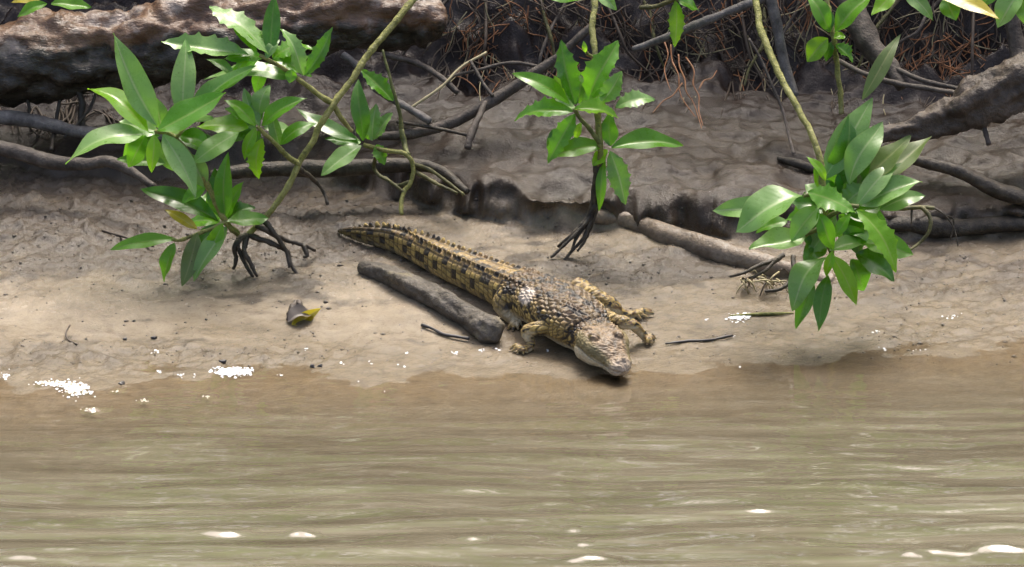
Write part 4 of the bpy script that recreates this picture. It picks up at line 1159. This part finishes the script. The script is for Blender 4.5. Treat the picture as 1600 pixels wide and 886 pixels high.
# ------------------------------------------------------------------ small things on the mud
t = thing('dead_leaf', G(472, 503), 'curled dead leaf with a yellow rim lying on the pale mud', 'leaf')
V, F, uv = leaf_mesh(G(456, 507, .004), G(499, 483, .016), 21, False, fold=0.7, bend=-0.30, seed=6, nrm=(0.2, -0.7, 0.6)); mesh_obj('rim', V, F, LM['yellow'], t, uv=uv)
V, F, uv = leaf_mesh(G(450, 503, .004), G(492, 492, .006), 22, False, fold=0.6, bend=0.12, seed=5, nrm=(0.1, -0.2, 0.9)); mesh_obj('blade', V, F, M_crumb, t, uv=uv)
V, F = tube([G(450, 500, .004), G(455, 484, .014), G(463, 473, .018), G(470, 480, .016), G(474, 492, .008)], [.003, .0052, .0042, .0045, .003], 22, 12, .7, 90); mesh_obj('crumpled_side', V, F, M_rootb, t)
for k, (pts, r, lb) in enumerate([
    ([(659, 508, .003), (675, 513, .004), (692, 522, .003), (714, 526, .003), (733, 529, .003)], .0026, 'thin dark twig on the pale mud below the driftwood'),
    ([(109, 508, .014), (103, 520, .008), (106, 530, .004), (120, 538, .003)], .0015, 'thin curved twig standing in the pale mud'),
    ([(1040, 537, .003), (1075, 533, .003), (1110, 531, .004), (1145, 524, .004)], .0019, 'dark waterlogged twig in front of the large sprig'),
    ([(160, 360, .004), (200, 372, .004), (240, 385, .003)], .002, 'thin brown twig lying on the rough grey mud')]):
    lay('twig', ground_pts(pts), r, M_dark if k in (0, 2) else M_fine, lb, 'twig', 'twigs on the mud', n=24, seg=7, amp=.35, freq=70, seed=60+k)
lay('grass_blade', ground_pts([(1140, 493, .003), (1180, 491, .004), (1215, 490, .004), (1240, 489, .003)]), [.0012, .0024, .0026, .001], M_stem, 'flat green blade lying at the edge of the shallow water', 'blade', n=20, seg=6, amp=0.0)
def lumpy(c, r, mat, name, label, cat, group, seed, flat=0.7):
    V = []; F = []
    for a in range(8):
        for b in range(11):
            th, ph = math.pi*a/7, 2*math.pi*b/11
            d = np.array([math.sin(th)*math.cos(ph), math.sin(th)*math.sin(ph), math.cos(th)*flat])
            k = 1+1.0*mnoise.noise(Vector(d*1.5)+Vector((seed*5.1, 0, 0)))+.4*mnoise.noise(Vector(d*4)+Vector((0, seed*5.1, 0)))
            V.append(c+d*r*k)
    F = [(a*11+b, a*11+(b+1) % 11, (a+1)*11+(b+1) % 11, (a+1)*11+b) for a in range(7) for b in range(11)]
    o = mesh_obj(name, V, F, mat); tag(o, label, cat, group); set_origin(o, (c[0], c[1], c[2]-r*flat)); return o
for k, (x, y, r, lb) in enumerate([(489, 573, .007, 'dark lump of debris at the waterline'), (501, 572, .006, 'black lump of debris beside the dark lump at the waterline'), (241, 528, .006, 'dark shell fragment on the pale mud'), (195, 530, .005, 'dark crumb beside the thin curved twig'),
        (322, 500, .004, 'tiny pale shell on the pale mud left of the dead leaf'), (28, 577, .006, 'dark pebble by the shallow pool'), (348, 566, .008, 'dark pebble above the white glint flecks'), (190, 600, .008, 'dark pebble awash at the waterline'), (625, 508, .003, 'small dark crumb beside the thin dark twig'), (209, 502, .004, 'small dark crumb on the pale silt')]):
    g = G(x, y); lumpy(g+np.array([0, 0, r*0.1]), r*.55, M_dark, 'mud_lump', lb, 'debris', 'debris on the mud', k)
def crumbs():
    h = Heap(); r = random.Random(3); n = 0
    while n < 1500:
        x, y = r.uniform(0, 1600), r.uniform(300, 572)
        R = float(rough_mask(np.array(x), np.array(y)))
        if r.random() > 0.12+R: continue
        g = G(x, y); g[2] = gz(g[0], g[1])
        s = r.uniform(.0009, .0026)*(1 if r.random() < .93 else 1.9)
        V = [g+s*np.array(v)*np.array([r.uniform(.6, 1.5), r.uniform(.6, 1.5), r.uniform(.5, 1)]) for v in ((1, 0, 0), (0, 1, 0), (-1, 0, 0), (0, -1, 0), (0, 0, 1), (0, 0, -.6))]
        h.add(V, [(0, 1, 4), (1, 2, 4), (2, 3, 4), (3, 0, 4), (1, 0, 5), (2, 1, 5), (3, 2, 5), (0, 3, 5)]); n += 1
    o = h.build('mud_crumbs', M_crumb); tag(o, 'small dark crumbs of mud scattered over the bank', 'crumbs', kind='stuff')
crumbs()
def painted_glints():  # flat white flecks modelled in place of sun glints on the wet edge
    h = Heap(); r = random.Random(8)
    for (x, y, rx, ry, n) in [(118, 608, 26, 12, 46), (88, 600, 34, 4, 30), (365, 581, 34, 7, 60), (140, 641, 14, 5, 20), (225, 626, 10, 4, 16), (322, 621, 9, 5, 12), (183, 611, 8, 3, 8), (8, 588, 10, 8, 18), (710, 552, 10, 6, 14), (752, 549, 6, 4, 8), (777, 547, 5, 3, 6), (635, 552, 5, 3, 4), (580, 568, 6, 4, 6), (480, 545, 6, 4, 6), (630, 572, 8, 2, 6), (855, 547, 4, 3, 4), (250, 582, 8, 3, 7), (285, 586, 10, 3, 9), (305, 588, 5, 3, 6), (240, 553, 10, 4, 9), (1155, 497, 22, 6, 26), (1147, 526, 6, 3, 6), (1370, 521, 8, 3, 8), (1490, 496, 20, 5, 14), (1104, 500, 5, 3, 4), (1155, 573, 6, 2, 5), (440, 586, 12, 2, 6), (535, 570, 8, 2, 6), (1440, 548, 20, 3, 8), (1380, 546, 14, 3, 6), (560, 597, 3, 1, 2), (600, 612, 3, 1, 2)]:
        big_ = n >= 26
        for k in range(int(n*(5 if big_ else 0.8))):
            qx, qy = r.gauss(x, rx*.42), r.gauss(y, ry*.42)
            g = G(qx, qy); g[2] = max(gz(g[0], g[1]), 0.0)+.0005
            s = r.choice([.0008, .0010, .0013, .0017, .0022])*(1.15 if big_ else 1)
            V = [g+s*np.array([math.cos(b*math.pi/4)*math.cos(a*.52), math.sin(b*math.pi/4)*math.cos(a*.52)*1.5, math.sin(a*.52)*.35]) for a in range(4) for b in range(8)]
            F = [(a*8+b, a*8+(b+1) % 8, (a+1)*8+(b+1) % 8, (a+1)*8+b) for a in range(3) for b in range(8)]
            h.add(V, F)
    o = h.build('painted_glints', M_glint); tag(o, 'white flecks in place of sun glints along the waterline', 'painted_glints', kind='stuff')
painted_glints()

# ------------------------------------------------------------------ mangrove trees above and behind the frame (they shade the back of the bank)
def crown(c, rad, n, seed):
    r = random.Random(seed); h = Heap()
    for k in range(n):
        while True:
            d = np.array([r.uniform(-1, 1), r.uniform(-1, 1), r.uniform(-1, 1)])
            if 0.15 < np.linalg.norm(d) < 1: break
        p = np.array(c)+d*np.array(rad)
        a = r.uniform(0, 6.28); D = np.array([math.cos(a), math.sin(a), r.uniform(-.7, .4)]); D /= np.linalg.norm(D)
        S = np.cross(D, [0, 0, 1]); S /= np.linalg.norm(S); L, W = r.uniform(.09, .14), r.uniform(.018, .028)
        nn = np.cross(S, D)
        V = [p, p+D*L*.5+S*W+nn*.006, p+D*L*.5, p+D*L*.5-S*W+nn*.006, p+D*L-nn*.01]
        h.add(V, [(0, 1, 2), (0, 2, 3), (1, 4, 2), (2, 4, 3)])
    V = np.vstack(h.V); uv = np.tile(np.array([(0, .5), (.5, 1), (.5, .5), (.5, 0), (1, .5)]), (n, 1))
    return V, h.F, uv
TREES = [(-2.6, 1.9, 1.1, 0, 'mangrove tree leaning over the bank beyond the fallen log'), (-0.9, 1.8, 1.15, 1, 'mangrove tree on the bank behind the slanting shrub'), (0.6, 1.85, 1.15, 2, 'mangrove tree on the bank behind the crocodile'), (2.2, 1.9, 1.1, 3, 'mangrove tree on the bank behind the thick brown root')]
for (x, y, z, k, lb) in TREES:
    b = np.array([x, y+.3, gz(x, y+.3)])
    t = thing('mangrove_tree', b, lb, 'tree', 'mangrove trees behind the bank')
    V, F = tube([b-np.array([0, 0, .05]), b+np.array([.05, -.1, .5]), b+np.array([0, .1, 1.2]), b+np.array([.1, .7, 2.4])], [.06, .05, .04, .02], 24, 12, .2, 10, k); mesh_obj('trunk', V, F, M_grey, t)
    for q in range(4):
        e = np.array([x+random.uniform(-.8, .8), y-.3+random.uniform(-.4, .4), z+random.uniform(0, .5)])
        V, F = tube([b+np.array([0, -.1, .5+.2*q]), (b+e)/2+np.array([0, 0, .4]), e], [.03, .02, .008], 14, 8, .2, 12, q); mesh_obj('limb', V, F, M_grey, t)
    V, F, uv = crown((x, y, z+.15), (1.05, .95, .42), 1500, 90+k)
    o = mesh_obj('crown', V, F, LM['mid'], t, uv=uv, smooth=False); o['kind'] = 'stuff'
    V, F, uv = crown((x, y+.9, z+.9), (1.2, .9, .7), 1100, 95+k)
    o = mesh_obj('crown', V, F, LM['dark'], t, uv=uv, smooth=False); o['kind'] = 'stuff'
    V, F, uv = crown((x, y+1.3, z+1.9), (1.3, .9, .8), 1600, 99+k)
    o = mesh_obj('crown', V, F, LM['mid'], t, uv=uv, smooth=False); o['kind'] = 'stuff'
